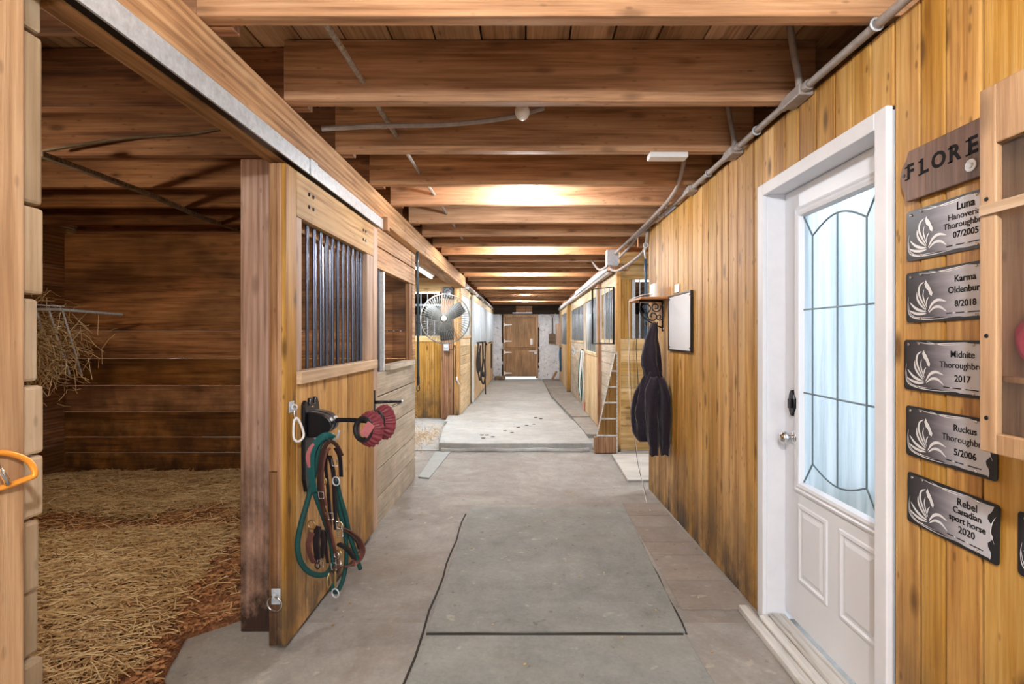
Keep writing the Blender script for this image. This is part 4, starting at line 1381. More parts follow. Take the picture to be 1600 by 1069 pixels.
for y, L in ((2.16, 0.15), (2.82, 0.13), (3.55, 0.12)):
    j = MB().box(XC - 0.026, XC + 0.036, y - L / 2, y + L / 2, 2.384, 2.43).build('junction_box', M['conduit'], r, bevel=0.006)
    MB().lathe((XC, y - L / 2 - 0.03, 2.411), (0, 1, 0), [(0, 0.021), (0.029, 0.021)], 12).build('fitting', M['conduit'], r)
    MB().lathe((XC, y + L / 2 + 0.001, 2.411), (0, 1, 0), [(0, 0.021), (0.029, 0.021)], 12).build('fitting', M['conduit'], r)
    yy = y - L / 2 + 0.03
    jy = max([v for v in NY if v < y - 0.02] + [0])
    MB().tube([(XC - 0.002, y - 0.03, 2.432), (XC - 0.005, y - 0.03, 2.49), (XC - 0.02, y - 0.03, 2.56), (XC - 0.04, y - 0.03, 2.70)], 0.014, 8, smooth=4).build('riser', M['conduit'], r, smooth=True)
for y in (1.66, 2.52, 3.18, 4.3):
    MB().tube([(XC + 0.02 * math.cos(a), y, 2.411 + 0.02 * math.sin(a)) for a in [2 * math.pi * i / 12 for i in range(12)]], 0.004, 6, True).build('pipe_strap', M['galv'], r)
MB().tube([(1.04, 3.30, 2.60), (1.045, 3.45, 2.46), (1.07, 3.75, 2.415), (1.08, 4.4, 2.40), (1.075, 5.3, 2.385), (1.06, 6.0, 2.37)], 0.015, 8, smooth=5).build('pipe', M['conduit'], r, smooth=True)
MB().tube([(XC, 5.25, 2.411), (1.13, 5.6, 2.36), (1.12, 6.1, 2.33)], 0.014, 8, smooth=4).build('pipe', M['conduit'], r, smooth=True)
r = thing('electric_box', 'grey metal electrical box where the conduits meet above the right passage', 'electrical box', (1.03, 6.2, 2.2))
MB().box(0.98, 1.12, 6.10, 6.22, 2.245, 2.43).build('box_body', M['galv'], r, bevel=0.005)
MB().tube([(1.04, 6.16, 2.245), (1.04, 6.16, 2.20), (1.10, 6.0, 2.17), (1.15, 5.3, 2.20), (1.165, 4.95, 2.25), (1.165, 4.85, 2.40)], 0.017, 8, smooth=5).build('pipe', M['conduit'], r, smooth=True)
MB().tube([(1.0, 6.16, 2.245), (0.96, 6.25, 2.22), (0.93, 6.5, 2.25), (0.9, 6.9, 2.42)], 0.015, 8, smooth=5).build('pipe', M['conduit'], r, smooth=True)
o = MB().box(1.06, 1.30, 6.40, 6.62, 2.224, 2.43).build('end_plate', M['brown_z'], bevel=0.006)
tag(o, 'short dark timber block on top of the yellow corner post', 'block')
o = MB().box(1.16, 4.6, 6.30, 6.40, 2.30, 2.431).build('support_beam', M['yellow_x'], bevel=0.006)
tag(o, 'yellow header beam over the right passage above the barred opening', 'beam')

# ================================================================== cross ties
def cross_tie(label, top, bot, X, mat, hook=True):
    r = thing('cross_tie', label, 'cross tie', top)
    top, bot = Vector(top), Vector(bot)
    if hook:
        MB().torus(top, (0, 1, 0), 0.022, 0.005, 16, 6).build('eye_ring', M['galv'], r, smooth=True)
        MB().tube([top + Vector((-0.055 if X < 0 else 0.05, 0, 0)), top + Vector((-0.02 if X < 0 else 0.02, 0, 0))], 0.006, 6).build('eye_screw', M['galv'], r)
    a = top - Vector((0, 0, 0.02))
    c = top - Vector((0, 0, 0.13))
    MB().tube([a, a - Vector((-0.012 if X < 0 else 0.012, 0, .03)), c], 0.008, 8, smooth=3).build('upper_clip', M['galv'], r, smooth=True)
    MB().tube([c, (c + bot) / 2 + Vector((0.003, 0, 0)), bot + Vector((0, 0, 0.14))], 0.0125, 8, smooth=4).build('tie_sleeve', mat, r, smooth=True)
    MB().tube([bot + Vector((0, 0, 0.139)), bot + Vector((0, 0, 0.06))], 0.016, 8).build('rubber_end', M['rubber'], r)
    MB().tube([bot + Vector((0, 0, .06)), bot + Vector((.012, 0, .04)), bot + Vector((.010, 0, 0)), bot + Vector((-.012, 0, 0)), bot + Vector((-.012, 0, .04))], 0.005, 6, True, smooth=3).build('snap', M['darkmetal'], r, smooth=True)
    return r
cross_tie('blue rubber cross tie hanging beside the grey plank stall end on the left', (-1.075, 5.12, 2.39), (-1.075, 5.16, 0.85), -1, M['blue2'])
cross_tie('blue rubber cross tie hanging at the end of the door wall by the shelf', (1.145, 4.855, 2.26), (1.145, 4.86, 0.72), 1, M['blue'])

# ================================================================== round fan
FC = Vector((-1.27, 8.15, 1.672))
r = thing('round_fan', 'large round grey metal barn fan mounted on the dark post', 'fan', tuple(FC))
R = 0.392
def guard(zs, depth, name):
    b = MB()
    for k in range(56):
        a = 2 * math.pi * k / 56
        pts = []
        for t_ in (0.16, 0.45, 0.75, 1.0):
            rr = R * t_
            y = FC.y + depth * math.sqrt(max(0, 1 - t_ * t_ * 0.94)) - (0.0)
            tw = 0.10 * (1 - t_)
            pts.append((FC.x + rr * math.cos(a + tw), y, FC.z + rr * math.sin(a + tw)))
        b.tube(pts, 0.0030, 4)
    for t_ in (0.16, 0.5, 0.8):
        b.torus((FC.x, FC.y + depth * math.sqrt(1 - t_ * t_ * 0.94), FC.z), (0, 1, 0), R * t_, 0.0022, 36, 4)
    b.build(name, M['fanmetal'], r)
guard(None, -0.11, 'front_guard')
guard(None, 0.11, 'rear_guard')
MB().torus(FC, (0, 1, 0), R, 0.010, 56, 8).build('rim', M['fanmetal'], r, smooth=True)
MB().lathe(FC - Vector((0, 0.125, 0)), (0, 1, 0), [(0, 0.01), (0.003, 0.042), (0.012, 0.046), (0.02, 0.04)], 24).build('badge', M['plastic_w'], r, smooth=True)
MB().lathe(FC - Vector((0, 0.05, 0)), (0, 1, 0), [(0, 0.055), (0.08, 0.06)], 20).build('hub', M['fanblade'], r, smooth=True)
for k, ang in enumerate((35, 155, 275)):
    b = MB()
    vs = []
    n = 7
    for i in range(n):
        t_ = i / (n - 1)
        rr = 0.055 + 0.30 * t_
        w = 0.055 + 0.075 * math.sin(t_ * math.pi * 0.75)
        for sgn in (-1, 1):
            a = math.radians(ang) + sgn * w / max(rr, 0.1) * 0.85
            vs.append((FC.x + rr * math.cos(a), FC.y - 0.01 + sgn * 0.028, FC.z + rr * math.sin(a)))
    m = len(vs)
    vs2 = [(x, y + 0.003, z) for x, y, z in vs]
    fs = []
    for i in range(n - 1):
        a = i * 2
        fs += [(a, a + 1, a + 3, a + 2), (a + m, a + 2 + m, a + 3 + m, a + 1 + m), (a, a + 2, a + 2 + m, a + m), (a + 1, a + 1 + m, a + 3 + m, a + 3)]
    fs += [(0, m, m + 1, 1), (m - 2, m - 1, 2 * m - 1, 2 * m - 2)]
    b.add(vs + vs2, fs)
    b.build('blade', M['fanblade'], r, smooth=True)
MB().lathe(FC + Vector((0, 0.04, 0)), (0, 1, 0), [(0, 0.05), (0.01, 0.085), (0.13, 0.085), (0.17, 0.05)], 20).build('motor', M['fanblade'], r, smooth=True)
MB().tube([FC + Vector((0, 0.2, 0)), FC + Vector((-0.03, 0.5, 0)), (-1.33, 8.93, 1.68)], 0.022, 8).build('arm', M['darkmetal'], r)
MB().box(-1.40, -1.27, 8.915, 8.929, 1.60, 1.76).build('wall_plate', M['darkmetal'], r)
o = MB().box(-1.41, -1.235, 8.80, 8.929, 2.06, 2.24)
o = o.build('speaker_box', M['rubber'], bevel=0.01)
r = thing('wall_speaker', 'small square black speaker on the post above the round fan', 'speaker', (-1.32, 8.86, 2.06))
bpy.data.objects.remove(o)
MB().box(-1.41, -1.235, 8.80, 8.929, 2.06, 2.237).build('cabinet', M['rubber'], r, bevel=0.01)
MB().lathe((-1.3225, 8.799, 2.15), (0, -1, 0), [(0, 0.07), (0.006, 0.07), (0.007, 0.06), (0.002, 0.03), (0.002, 0.01)], 24).build('cone_ring', M['darkmetal'], r, smooth=True)
r = thing('switch_box', 'small grey switch box with dial on the post under the round fan', 'switch box', (-1.35, 8.9, 1.08))
MB().box(-1.41, -1.32, 8.87, 8.929, 1.14, 1.28).build('box_body', M['galv'], r, bevel=0.006)
MB().lathe((-1.365, 8.869, 1.22), (0, -1, 0), [(0, 0.028), (0.012, 0.026)], 18).build('dial', M['plastic_w'], r)
MB().tube([(-1.32, 8.90, 1.17), (-1.26, 8.885, 1.16), (-1.215, 8.885, 1.24), (-1.20, 8.885, 1.15), (-1.21, 8.885, 0.8), (-1.195, 8.885, 0.6)], 0.006, 6, smooth=4).build('cable', M['leather_dk'], r)
r = thing('latch_hook', 'pale latch with short cord on the yellow corner post', 'latch', (-1.19, 8.88, 0.6))
MB().box(-1.205, -1.165, 8.885, 8.898, 0.62, 0.69).build('plate', M['plastic_w'], r)
MB().tube([(-1.185, 8.884, 0.65), (-1.15, 8.84, 0.60), (-1.12, 8.82, 0.56)], 0.009, 6).build('hook', M['galv'], r)

# ================================================================== floor sheets
o = MB().hexa([at(682, 703, 6.42) * 1, (-0.90, 6.40, -0.058), (-1.14, 5.02, -0.058), (-1.0, 5.02, -0.058)], [(0, 0, 0)] * 4)
o = MB()
q = [(-0.98, 5.10), (-0.86, 5.16), (-0.90, 6.38), (-1.10, 6.38)]
q = [(-1.095, 5.26), (-0.975, 5.22), (-0.93, 6.40), (-1.12, 6.40)]
o.hexa([(x, y, -0.0595) for x, y in q], [(x, y, -0.045) for x, y in q])
tag(o.build('rubber_strip', M['mat_grey'], bevel=0.003), 'grey sheet strip on the floor by the left end of the raised slab', 'floor sheet')
o = MB()
q = [(1.02, 5.12), (2.4, 5.12), (2.4, 6.40), (1.02, 6.40)]
q = [(1.03, 5.12), (2.4, 5.12), (2.4, 6.25), (1.06, 6.25)]
o.hexa([(x, y, -0.0595) for x, y in q], [(x, y, -0.038) for x, y in q])
tag(o.build('floor_board', M['mat_pale'], bevel=0.003), 'pale plywood board lying in the right passage mouth', 'board')

# hoof marks and crumbs
b = MB()
for px_, py_, Y_ in ((753, 681, 0), (761, 681, 0), (789, 674, 0), (810, 668, 0), (823, 665, 0), (834, 663, 0), (837, 652, 0), (845, 654, 0), (770, 684, 0), (755, 686, 0), (800, 677, 0)):
    z = 0.03
    Y = (EYE - z) * F / (py_ - VY)
    X = (px_ - VX) / F * Y
    z = fz(Y)
    b.lathe((X, Y, z - 0.001), (0, 0, 1), [(0, 0.032), (0.004, 0.028), (0.006, 0.01)], 9)
tag(b.build('hoof_dirt', M['crack'], origin=(0, 0, 0)), 'small dark hoof dirt marks dotted across the raised slab', 'dirt', kind='stuff')
rnd = random.Random(21)
b = MB()
for i in range(90):
    Y = rnd.uniform(1.6, 6.2)
    X = rnd.uniform(-1.0, 1.1)
    s_ = rnd.uniform(0.001, 0.0035)
    a = rnd.uniform(0, 3.1)
    b.box(X - s_ * 2, X + s_ * 2, Y - s_, Y + s_, fz(Y) + 0.011, fz(Y) + 0.013 + s_ * .5, Matrix.Rotation(a, 3, 'Z'))
tag(b.build('floor_crumbs', M['straw'], origin=(0, 0, 0)), 'tiny bits of straw and chaff scattered on the aisle floor', 'crumbs', kind='stuff')

# ================================================================== horse name plates
def txt(body, size, mat, parent, loc, bold=0.0, align='CENTER', name='lettering', depth=0.0004, squeeze=1.0, shear=0.0):
    cu = bpy.data.curves.new(name, 'FONT')
    cu.body = body
    cu.size = size
    cu.align_x = align
    cu.align_y = 'CENTER'
    cu.extrude = depth
    cu.offset = bold
    cu.shear = shear
    cu.resolution_u = 3
    cu.materials.append(mat)
    o = bpy.data.objects.new(name, cu)
    COL.objects.link(o)
    me = bpy.data.meshes.new_from_object(o.evaluated_get(bpy.context.evaluated_depsgraph_get()))
    bpy.data.objects.remove(o)
    me.name = name
    if not me.materials:
        me.materials.append(mat)
    o = bpy.data.objects.new(name, me)
    COL.objects.link(o)
    o.parent = parent
    o.location = loc
    return o


WALLROT = Matrix(((0, 0, -1), (-1, 0, 0), (0, 1, 0))).to_4x4()   # local x -> -Y, y -> up, z -> towards the aisle


def on_wall(o, X, Y, Z, tilt=0.0):
    o.matrix_world = Matrix.Translation((X, Y, Z)) @ WALLROT @ Matrix.Rotation(tilt, 4, 'Z')


def rrect(w, h, r, n=5):
    pts = []
    for cx, cy, a0 in ((w - r, r, -90), (w - r, h - r, 0), (r, h - r, 90), (r, r, 180)):
        for i in range(n + 1):
            a = math.radians(a0 + 90 * i / n)
            pts.append((cx + r * math.cos(a), cy + r * math.sin(a)))
    return pts


def leaf(b, pts, w, z):
    """curved tapered stroke on the plate face"""
    P = spline([(x, y, z) for x, y in pts], 5)
    n = len(P)
    L, Rr = [], []
    for i, p in enumerate(P):
        d = (P[min(n - 1, i + 1)] - P[max(0, i - 1)]).normalized()
        k = math.sin(math.pi * min(1, (i + 0.3) / (n - 0.4))) ** 0.8
        s_ = Vector((-d.y, d.x, 0)) * w * max(k, 0.04)
        L.append(p + s_)
        Rr.append(p - s_)
    vs = L + Rr
    b.add(vs, [(i, i + 1, n + i + 1, n + i) for i in range(n - 1)])


def name_plate(label, lines, Y, Z, X, tilt=0.0, swirl=0.0):
    r = thing('name_plate', label, 'sign', (0, 0, 0), 'horse name plates on the door wall')
    Wd, H = 0.305, 0.152
    MB().poly([(x, y, 0.0) for x, y in rrect(Wd, H, 0.010)], (0, 0, 0.0025)).build('backing', M['black_plate'], r)
    # silver field with a torn, wavy edge
    pts = []
    def edge(p, q, n, amp, sx, sy, seed):
        for i in range(n):
            t_ = i / n
            o_ = amp * (mnoise.noise(Vector((t_ * 6, seed, 0))) + 0.5)
            pts.append((p[0] + (q[0] - p[0]) * t_ + sx * o_, p[1] + (q[1] - p[1]) * t_ + sy * o_))
    edge((0.008, 0.008), (0.292, 0.006), 20, 0.006, 0, 1, 1.0)
    edge((0.292, 0.006), (0.290, 0.147), 14, 0.022, -1, 0, 2.0)
    edge((0.290, 0.147), (0.008, 0.146), 20, 0.006, 0, -1, 3.0)
    edge((0.008, 0.146), (0.008, 0.008), 10, 0.004, 1, 0, 4.0)
    MB().poly([(x, y, 0.0026) for x, y in pts], (0, 0, 0.0003)).build('silver_face', M['brushed'], r)
    b = MB()
    z = 0.0036
    # horse head, mane and leaves
    b.poly([(x, y, z - 0.0003) for x, y in ((0.074, 0.112), (0.079, 0.123), (0.083, 0.115), (0.091, 0.106), (0.103, 0.083), (0.100, 0.074), (0.093, 0.078), (0.087, 0.092), (0.079, 0.098))], (0, 0, 0.0003))
    leaf(b, [(0.072, 0.118), (0.056, 0.108), (0.052, 0.086), (0.064, 0.060), (0.080, 0.036)], 0.0036, z)
    leaf(b, [(0.044, 0.090), (0.046, 0.070), (0.058, 0.052), (0.078, 0.034)], 0.0036, z)
    leaf(b, [(0.072, 0.096), (0.068, 0.078), (0.074, 0.058), (0.083, 0.040)], 0.0022, z)
    leaf(b, [(0.088, 0.072), (0.082, 0.062), (0.080, 0.050)], 0.0022, z)
    leaf(b, [(0.086, 0.030), (0.102, 0.052), (0.124, 0.061), (0.150, 0.054)], 0.0042, z)
    leaf(b, [(0.088, 0.026), (0.108, 0.040), (0.130, 0.040), (0.151, 0.026)], 0.0038, z)
    leaf(b, [(0.080, 0.030), (0.058, 0.034), (0.036, 0.044), (0.016, 0.062)], 0.0042, z)
    leaf(b, [(0.080, 0.025), (0.058, 0.024), (0.034, 0.028), (0.012, 0.038)], 0.0040, z)
    b.build('horse_emblem', M['foil'], r)
    b = MB()
    leaf(b, [(0.012, 0.080), (0.008, 0.050), (0.016, 0.022), (0.050, 0.010), (0.110, 0.007), (0.170, 0.010)], 0.0014, z)
    leaf(b, [(0.010, 0.060), (0.018, 0.028), (0.046, 0.014), (0.110, 0.012)], 0.0012, z)
    leaf(b, [(0.050, 0.146), (0.100, 0.141), (0.160, 0.143), (0.230, 0.147)], 0.0014, z)
    leaf(b, [(0.090, 0.147), (0.150, 0.138), (0.210, 0.142)], 0.001, z)
    leaf(b, [(0.293, 0.050), (0.283, 0.075), (0.286, 0.100), (0.296, 0.120)], 0.0014, z)
    b.build('border_swirl', M['foil'], r)
    cx = 0.212
    for body, size, y, bold in lines:
        txt(body, size, M['ink'], r, (cx, y, 0.0034), bold)
    b = MB()
    for x0, x1 in ((0.150, 0.170), (0.182, 0.208), (0.222, 0.262)):
        b.box(x0, x1, 0.0195, 0.0220, 0.0034, 0.0038)
    b.build('footer_line', M['ink'], r)
    b = MB()
    for x in (0.176, 0.215):
        b.lathe((x, 0.0208, 0.0034), (0, 0, 1), [(0, 0.0022), (0.0006, 0.002)], 8)
    b.build('footer_dot', M['foil'], r)
    for x, y in ((0.060, 0.141), (0.246, 0.141), (0.060, 0.012), (0.246, 0.012), (0.020, 0.138)):
        MB().lathe((x, y, 0.0033), (0, 0, 1), [(0, 0.0045), (0.0015, 0.0042), (0.003, 0.002)], 10).build('screw', M['chrome'], r, smooth=True)
    on_wall(r, X, Y, Z, tilt)
    return r


PX = XR - 0.001
name_plate('silver horse name plate reading Luna, topmost under the brown wooden sign', [('Luna', 0.030, 0.124, 0.0005), ('Hanoverian', 0.0245, 0.098, 0.0), ('Thoroughbred', 0.0245, 0.075, 0.0), ('07/2005', 0.0245, 0.048, 0.0003)], 1.578, 1.628, PX)
name_plate('silver horse name plate reading Karma, second from the top of the column', [('Karma', 0.0255, 0.113, 0.0003), ('Oldenburg', 0.0255, 0.083, 0.0004), ('8/2018', 0.0245, 0.045, 0.0003)], 1.578, 1.440, PX, 0.015)
name_plate('silver horse name plate reading Midnite, middle one of the column', [('Midnite', 0.0255, 0.113, 0.0003), ('Thoroughbred', 0.0255, 0.083, 0.0), ('2017', 0.0255, 0.047, 0.0003)], 1.588, 1.236, PX, 0.0)
name_plate('silver horse name plate reading Ruckus, second from the bottom of the column', [('Ruckus', 0.0255, 0.113, 0.0003), ('Thoroughbred', 0.0255, 0.083, 0.0), ('5/2006', 0.0255, 0.047, 0.0003)], 1.580, 1.035, PX, 0.0)
name_plate('silver horse name plate reading Rebel, lowest of the column', [('Rebel', 0.028, 0.120, 0.0003), ('Canadian', 0.024, 0.096, 0.0003), ('sport horse', 0.024, 0.072, 0.0003), ('2020', 0.026, 0.046, 0.0003)], 1.576, 0.833, PX, -0.02)
name_plate('horse name plate cut by the right photo edge, lower than the Ruckus plate', [], 1.222, 0.832, PX, 0.0)

# wooden name sign
r = thing('wooden_sign', 'dark walnut wooden sign with burnt black letters above the name plates', 'sign', (0, 0, 0))
pts = [(0.012, 0.0), (0.50, 0.0), (0.50, 0.152), (0.02, 0.152), (0.010, 0.128), (-0.006, 0.108), (-0.012, 0.078), (-0.006, 0.045), (0.006, 0.028)]
MB().poly([(x, y, 0.0) for x, y in pts], (0, 0, 0.016)).build('plank', M['sign'], r, bevel=0.003)
xx = 0.030
for ch, wd in (('F', 0.053), ('L', 0.052), ('O', 0.054), ('R', 0.056), ('E', 0.06)):
    txt(ch, 0.062, M['ink'], r, (xx, 0.086, 0.0166), 0.0018)
    b = MB()
    # slab serifs of the stencil letters
    hx = 0.013
    if ch != 'O':
        for sy in (0.0670, 0.1045):
            b.box(xx - hx - 0.008, xx - hx + 0.006, sy - 0.0022, sy + 0.0022, 0.0162, 0.0170)
        b.build('serif', M['ink'], r)
    xx += wd
MB().lathe((0.240, 0.037, 0.0162), (0, 0, 1), [(0, 0.017), (0.002, 0.0165), (0.0021, 0.008), (0.004, 0.006)], 22).build('washer', M['galv'], r)
MB().lathe((0.004, 0.082, 0.0162), (0, 0, 1), [(0, 0.006), (0.002, 0.005)], 12).build('screw', M['darkmetal'], r)
on_wall(r, XR - 0.0005, 1.575, 1.808, 0.0)

# display case at the right edge of the photo
r = thing('display_case', 'shallow brown wooden display case with clear front at the right edge', 'display case', (1.1, 0.85, 1.15))
cx0, cx1 = 1.03, XR - 0.0015
cy1, cy0, cz0, cz1 = 1.142, 0.45, 1.145, 1.945
MB().box(cx0, cx1, cy1 - 0.018, cy1, cz0, cz1).build('side_board', M['case'], r, bevel=0.003)
MB().box(cx0, cx1, cy0, cy0 + 0.018, cz0, cz1).build('side_board', M['case'], r, bevel=0.003)
MB().box(cx0, cx1, cy0 + 0.0185, cy1 - 0.0185, cz1 - 0.018, cz1).build('top_board', M['case'], r, bevel=0.003)
MB().box(cx0, cx1, cy0 + 0.0185, cy1 - 0.0185, cz0, cz0 + 0.018).build('bottom_board', M['case'], r, bevel=0.003)
MB().box(cx1 - 0.006, cx1, cy0 + 0.0185, cy1 - 0.0185, cz0 + 0.0185, cz1 - 0.0185).build('back_panel', M['case_back'], r)
b = MB()
xf = cx0 - 0.0005
b.box(xf - 0.016, xf, cy1 - 0.040, cy1, cz0, cz1)
b.box(xf - 0.016, xf, cy0, cy0 + 0.04, cz0, cz1)
b.box(xf - 0.016, xf, cy0 + 0.0405, cy1 - 0.0405, cz1 - 0.13, cz1)
b.box(xf - 0.016, xf, cy0 + 0.0405, cy1 - 0.0405, cz0, cz0 + 0.045)
b.build('face_frame', M['case'], r, bevel=0.003)
MB().box(xf - 0.022, xf - 0.0165, cy0, cy1 - 0.006, 1.665, 1.688).build('pale_strip', M['pale_y'], r)
MB().box(xf - 0.003, xf - 0.0005, cy0 + 0.041, cy1 - 0.041, cz0 + 0.046, cz1 - 0.131).build('clear_front', M['plexi'], r)
MB().box(cx0 + 0.006, cx1 - 0.007, cy0 + 0.019, cy1 - 0.019, 1.30, 1.312).build('shelf', M['case'], r)
for z in (1.70, 1.40, 1.22):
    MB().lathe((xf - 0.016, cy1 - 0.018, z), (-1, 0, 0), [(0, 0.005), (0.002, 0.004)], 10).build('screw', M['darkmetal'], r)
b = MB().ball((1.095, 1.068, 1.387), 0.07, 40, 26, (0.6, 0.75, 1.05))
b.v = [Vector((1.095, 1.068, max(1.3125, v.z))) + Vector((v.x - 1.095, v.y - 1.068, 0)) * (1 + 0.45 * mnoise.noise(Vector((v.x * 40, v.y * 40, v.z * 14)))) for v in b.v]
tag(b.build('folded_pink_cloth', M['pinkcloth'], smooth=True), 'bunched pink cloth behind the clear front of the display case', 'cloth')
b = MB().box(1.07, 1.15, 0.87, 1.06, 1.1645, 1.20)
tag(b.build('folded_dark_cloth', M['cloth'], bevel=0.01), 'dark folded cloth at the bottom of the display case', 'cloth')

# ================================================================== shelf, hoodie, whiteboard
r = thing('bracket_shelf', 'small reddish wooden shelf on black scrollwork iron bracket', 'shelf', (1.07, 4.45, 1.5))
MB().box(0.955, XR - 0.001, 4.20, 4.72, 1.705, 1.722).build('board', M['reddish'], r, bevel=0.003)
b = MB()
yb_ = 4.36
b.tube([(XR - 0.008, yb_, 1.70), (XR - 0.008, yb_, 1.44)], 0.008, 6)
b.tube([(XR - 0.008, yb_, 1.697), (0.975, yb_, 1.697)], 0.008, 6)
def spiral(cx_, cz_, R0, turns, a0, sgn=1):
    return [(cx_ + (R0 * (1 - 0.75 * i / 28)) * math.cos(a0 + sgn * turns * 2 * math.pi * i / 28), yb_, cz_ + (R0 * (1 - 0.75 * i / 28)) * math.sin(a0 + sgn * turns * 2 * math.pi * i / 28)) for i in range(29)]
b.tube(spiral(1.03, 1.64, 0.055, 1.3, 3.0), 0.0055, 6)
b.tube(spiral(1.115, 1.645, 0.045, 1.4, 0.3, -1), 0.0055, 6)
b.tube(spiral(1.09, 1.57, 0.05, 1.3, 2.2), 0.0055, 6)
b.tube(spiral(1.145, 1.56, 0.03, 1.3, 0.2, -1), 0.005, 6)
b.tube([(0.975, yb_, 1.695), (0.985, yb_, 1.60), (1.03, yb_, 1.545), (1.10, yb_, 1.50), (XR - 0.01, yb_, 1.47)], 0.007, 6, smooth=4)
for dx in (1.02, 1.11):
    b.tube([(dx, yb_, 1.515), (dx, yb_ - 0.04, 1.485), (dx, yb_ - 0.065, 1.495), (dx, yb_ - 0.07, 1.52)], 0.006, 6, smooth=4)
b.build('scroll_bracket', M['darkmetal'], r, smooth=True)
for y, z in ((yb_, 1.66), (yb_, 1.46)):
    MB().lathe((XR - 0.001, y, z), (-1, 0, 0), [(0, 0.012), (0.004, 0.009)], 12).build('screw', M['galv'], r)
r = thing('router', 'small white upright router box standing on the shelf', 'router', (1.08, 4.4, 1.722))
MB().box(1.085, 1.12, 4.30, 4.44, 1.7225, 1.845).build('case', M['plastic_w'], r, bevel=0.008)
MB().box(1.075, 1.13, 4.32, 4.42, 1.7222, 1.7224).build('foot', M['plastic_w'], r)
MB().tube([(1.085, 4.4, 1.765), (1.03, 4.5, 1.758), (0.965, 4.62, 1.728), (0.948, 4.65, 1.70), (0.95, 4.66, 1.4), (0.955, 4.68, 0.9), (1.02, 4.70, 0.4), (1.06, 4.5, -0.02), (1.03, 4.2, -0.034)], 0.0028, 6, smooth=6).build('power_cord', M['plastic_w'], r)
MB().tube([(1.085, 4.36, 1.75), (1.0, 4.5, 1.745), (0.955, 4.66, 1.726), (0.944, 4.70, 1.65), (0.975, 4.72, 1.0), (1.03, 4.72, 0.3), (1.09, 4.6, -0.03)], 0.0022, 6, smooth=6).build('power_cord', M['leather'], r)
o = MB().box(XR - 0.006, XR - 0.0005, 3.90, 4.02, 1.735, 1.80).build('wall_switch_plate', M['plastic_w'], bevel=0.003)
tag(o, 'small blank white plate on the wall above the whiteboard', 'plate')
r = thing('whiteboard', 'small whiteboard in thin black frame hanging on the yellow board wall', 'whiteboard', (XR - 0.01, 3.88, 1.285))
wy0, wy1, wz0, wz1 = 3.59, 4.16, 1.282, 1.722
MB().box(XR - 0.012, XR - 0.001, wy0 + 0.012, wy1 - 0.012, wz0 + 0.012, wz1 - 0.012).build('writing_surface', M['board_w'], r)
b = MB()
for a_ in ((wy0, wy0 + 0.0115, wz0, wz1), (wy1 - 0.0115, wy1, wz0, wz1), (wy0 + 0.0116, wy1 - 0.0116, wz0, wz0 + 0.0115), (wy0 + 0.0116, wy1 - 0.0116, wz1 - 0.0115, wz1)):
    b.box(XR - 0.018, XR - 0.001, *a_)
b.build('frame', M['darkmetal'], r)
for y, z in ((wy0 + 0.03, wz0 + 0.03), (wy1 - 0.03, wz0 + 0.03), (wy0 + 0.03, wz1 - 0.03), (wy1 - 0.03, wz1 - 0.03)):
    MB().lathe((XR - 0.012, y, z), (-1, 0, 0), [(0, 0.008), (0.004, 0.006)], 10).build('corner_tack', M['darkmetal'], r)

# hoodie: lofted drape
r = thing('hoodie', 'black hooded fleece jacket hanging from the iron bracket hook', 'hoodie', (1.06, 4.2, 0.5))
HY = 4.27
def loft(rows, name, seed, mat=M['cloth'], folds=7, amp=0.10, closed_ends=True, N=40):
    """rows: (z, centre x, centre y, half width x, half depth y)"""
    R_ = []
    m = len(rows)
    K = 5
    for i in range(m - 1):
        for k in range(K):
            t_ = k / K
            p = [rows[max(0, i - 1)], rows[i], rows[i + 1], rows[min(m - 1, i + 2)]]
            R_.append([0.5 * ((2 * p[1][c]) + (p[2][c] - p[0][c]) * t_ + (2 * p[0][c] - 5 * p[1][c] + 4 * p[2][c] - p[3][c]) * t_ ** 2 + (-p[0][c] + 3 * p[1][c] - 3 * p[2][c] + p[3][c]) * t_ ** 3) for c in range(5)])
    R_.append(list(rows[-1]))
    vs, fs = [], []
    n = N
    for (z, cx_, cy_, hx, hy) in R_:
        for j in range(n):
            a = 2 * math.pi * j / n
            f = 1 + amp * math.sin(folds * a + 1.7 * math.sin(z * 5 + seed) + seed) + 0.22 * mnoise.noise(Vector((math.cos(a) * 2, math.sin(a) * 2 + seed, z * 9)))
            zz = z + 0.008 * math.sin(3 * a + seed)
            vs.append((min(cx_ + hx * f * math.cos(a), XR - 0.002), cy_ + hy * f * math.sin(a), zz))
    for i in range(len(R_) - 1):
        for j in range(n):
            a, b_ = i * n + j, i * n + (j + 1) % n
            fs.append((a, b_, b_ + n, a + n))
    fs.append(tuple(reversed(range(n))))
    fs.append(tuple((len(R_) - 1) * n + j for j in range(n)))
    b = MB()
    b.add(vs, fs)
    return b.build(name, mat, r, smooth=True)
loft([(1.505, 1.075, HY, 0.016, 0.02), (1.46, 1.07, HY, 0.035, 0.04), (1.38, 1.058, HY, 0.050, 0.055), (1.27, 1.045, HY, 0.072, 0.065), (1.17, 1.05, HY, 0.080, 0.065), (1.10, 1.065, HY, 0.070, 0.06), (1.05, 1.07, HY, 0.066, 0.055), (1.02, 1.07, HY, 0.05, 0.05)], 'hood', 1.0, folds=5, amp=0.16)
loft([(1.10, 1.07, HY - 0.01, 0.06, 0.05), (1.02, 1.06, HY, 0.085, 0.07), (0.90, 1.05, HY, 0.10, 0.085), (0.78, 1.045, HY, 0.115, 0.09), (0.66, 1.045, HY, 0.125, 0.095), (0.56, 1.05, HY + 0.01, 0.115, 0.095), (0.52, 1.06, HY + 0.01, 0.10, 0.09)], 'body', 2.3, folds=7, amp=0.13)
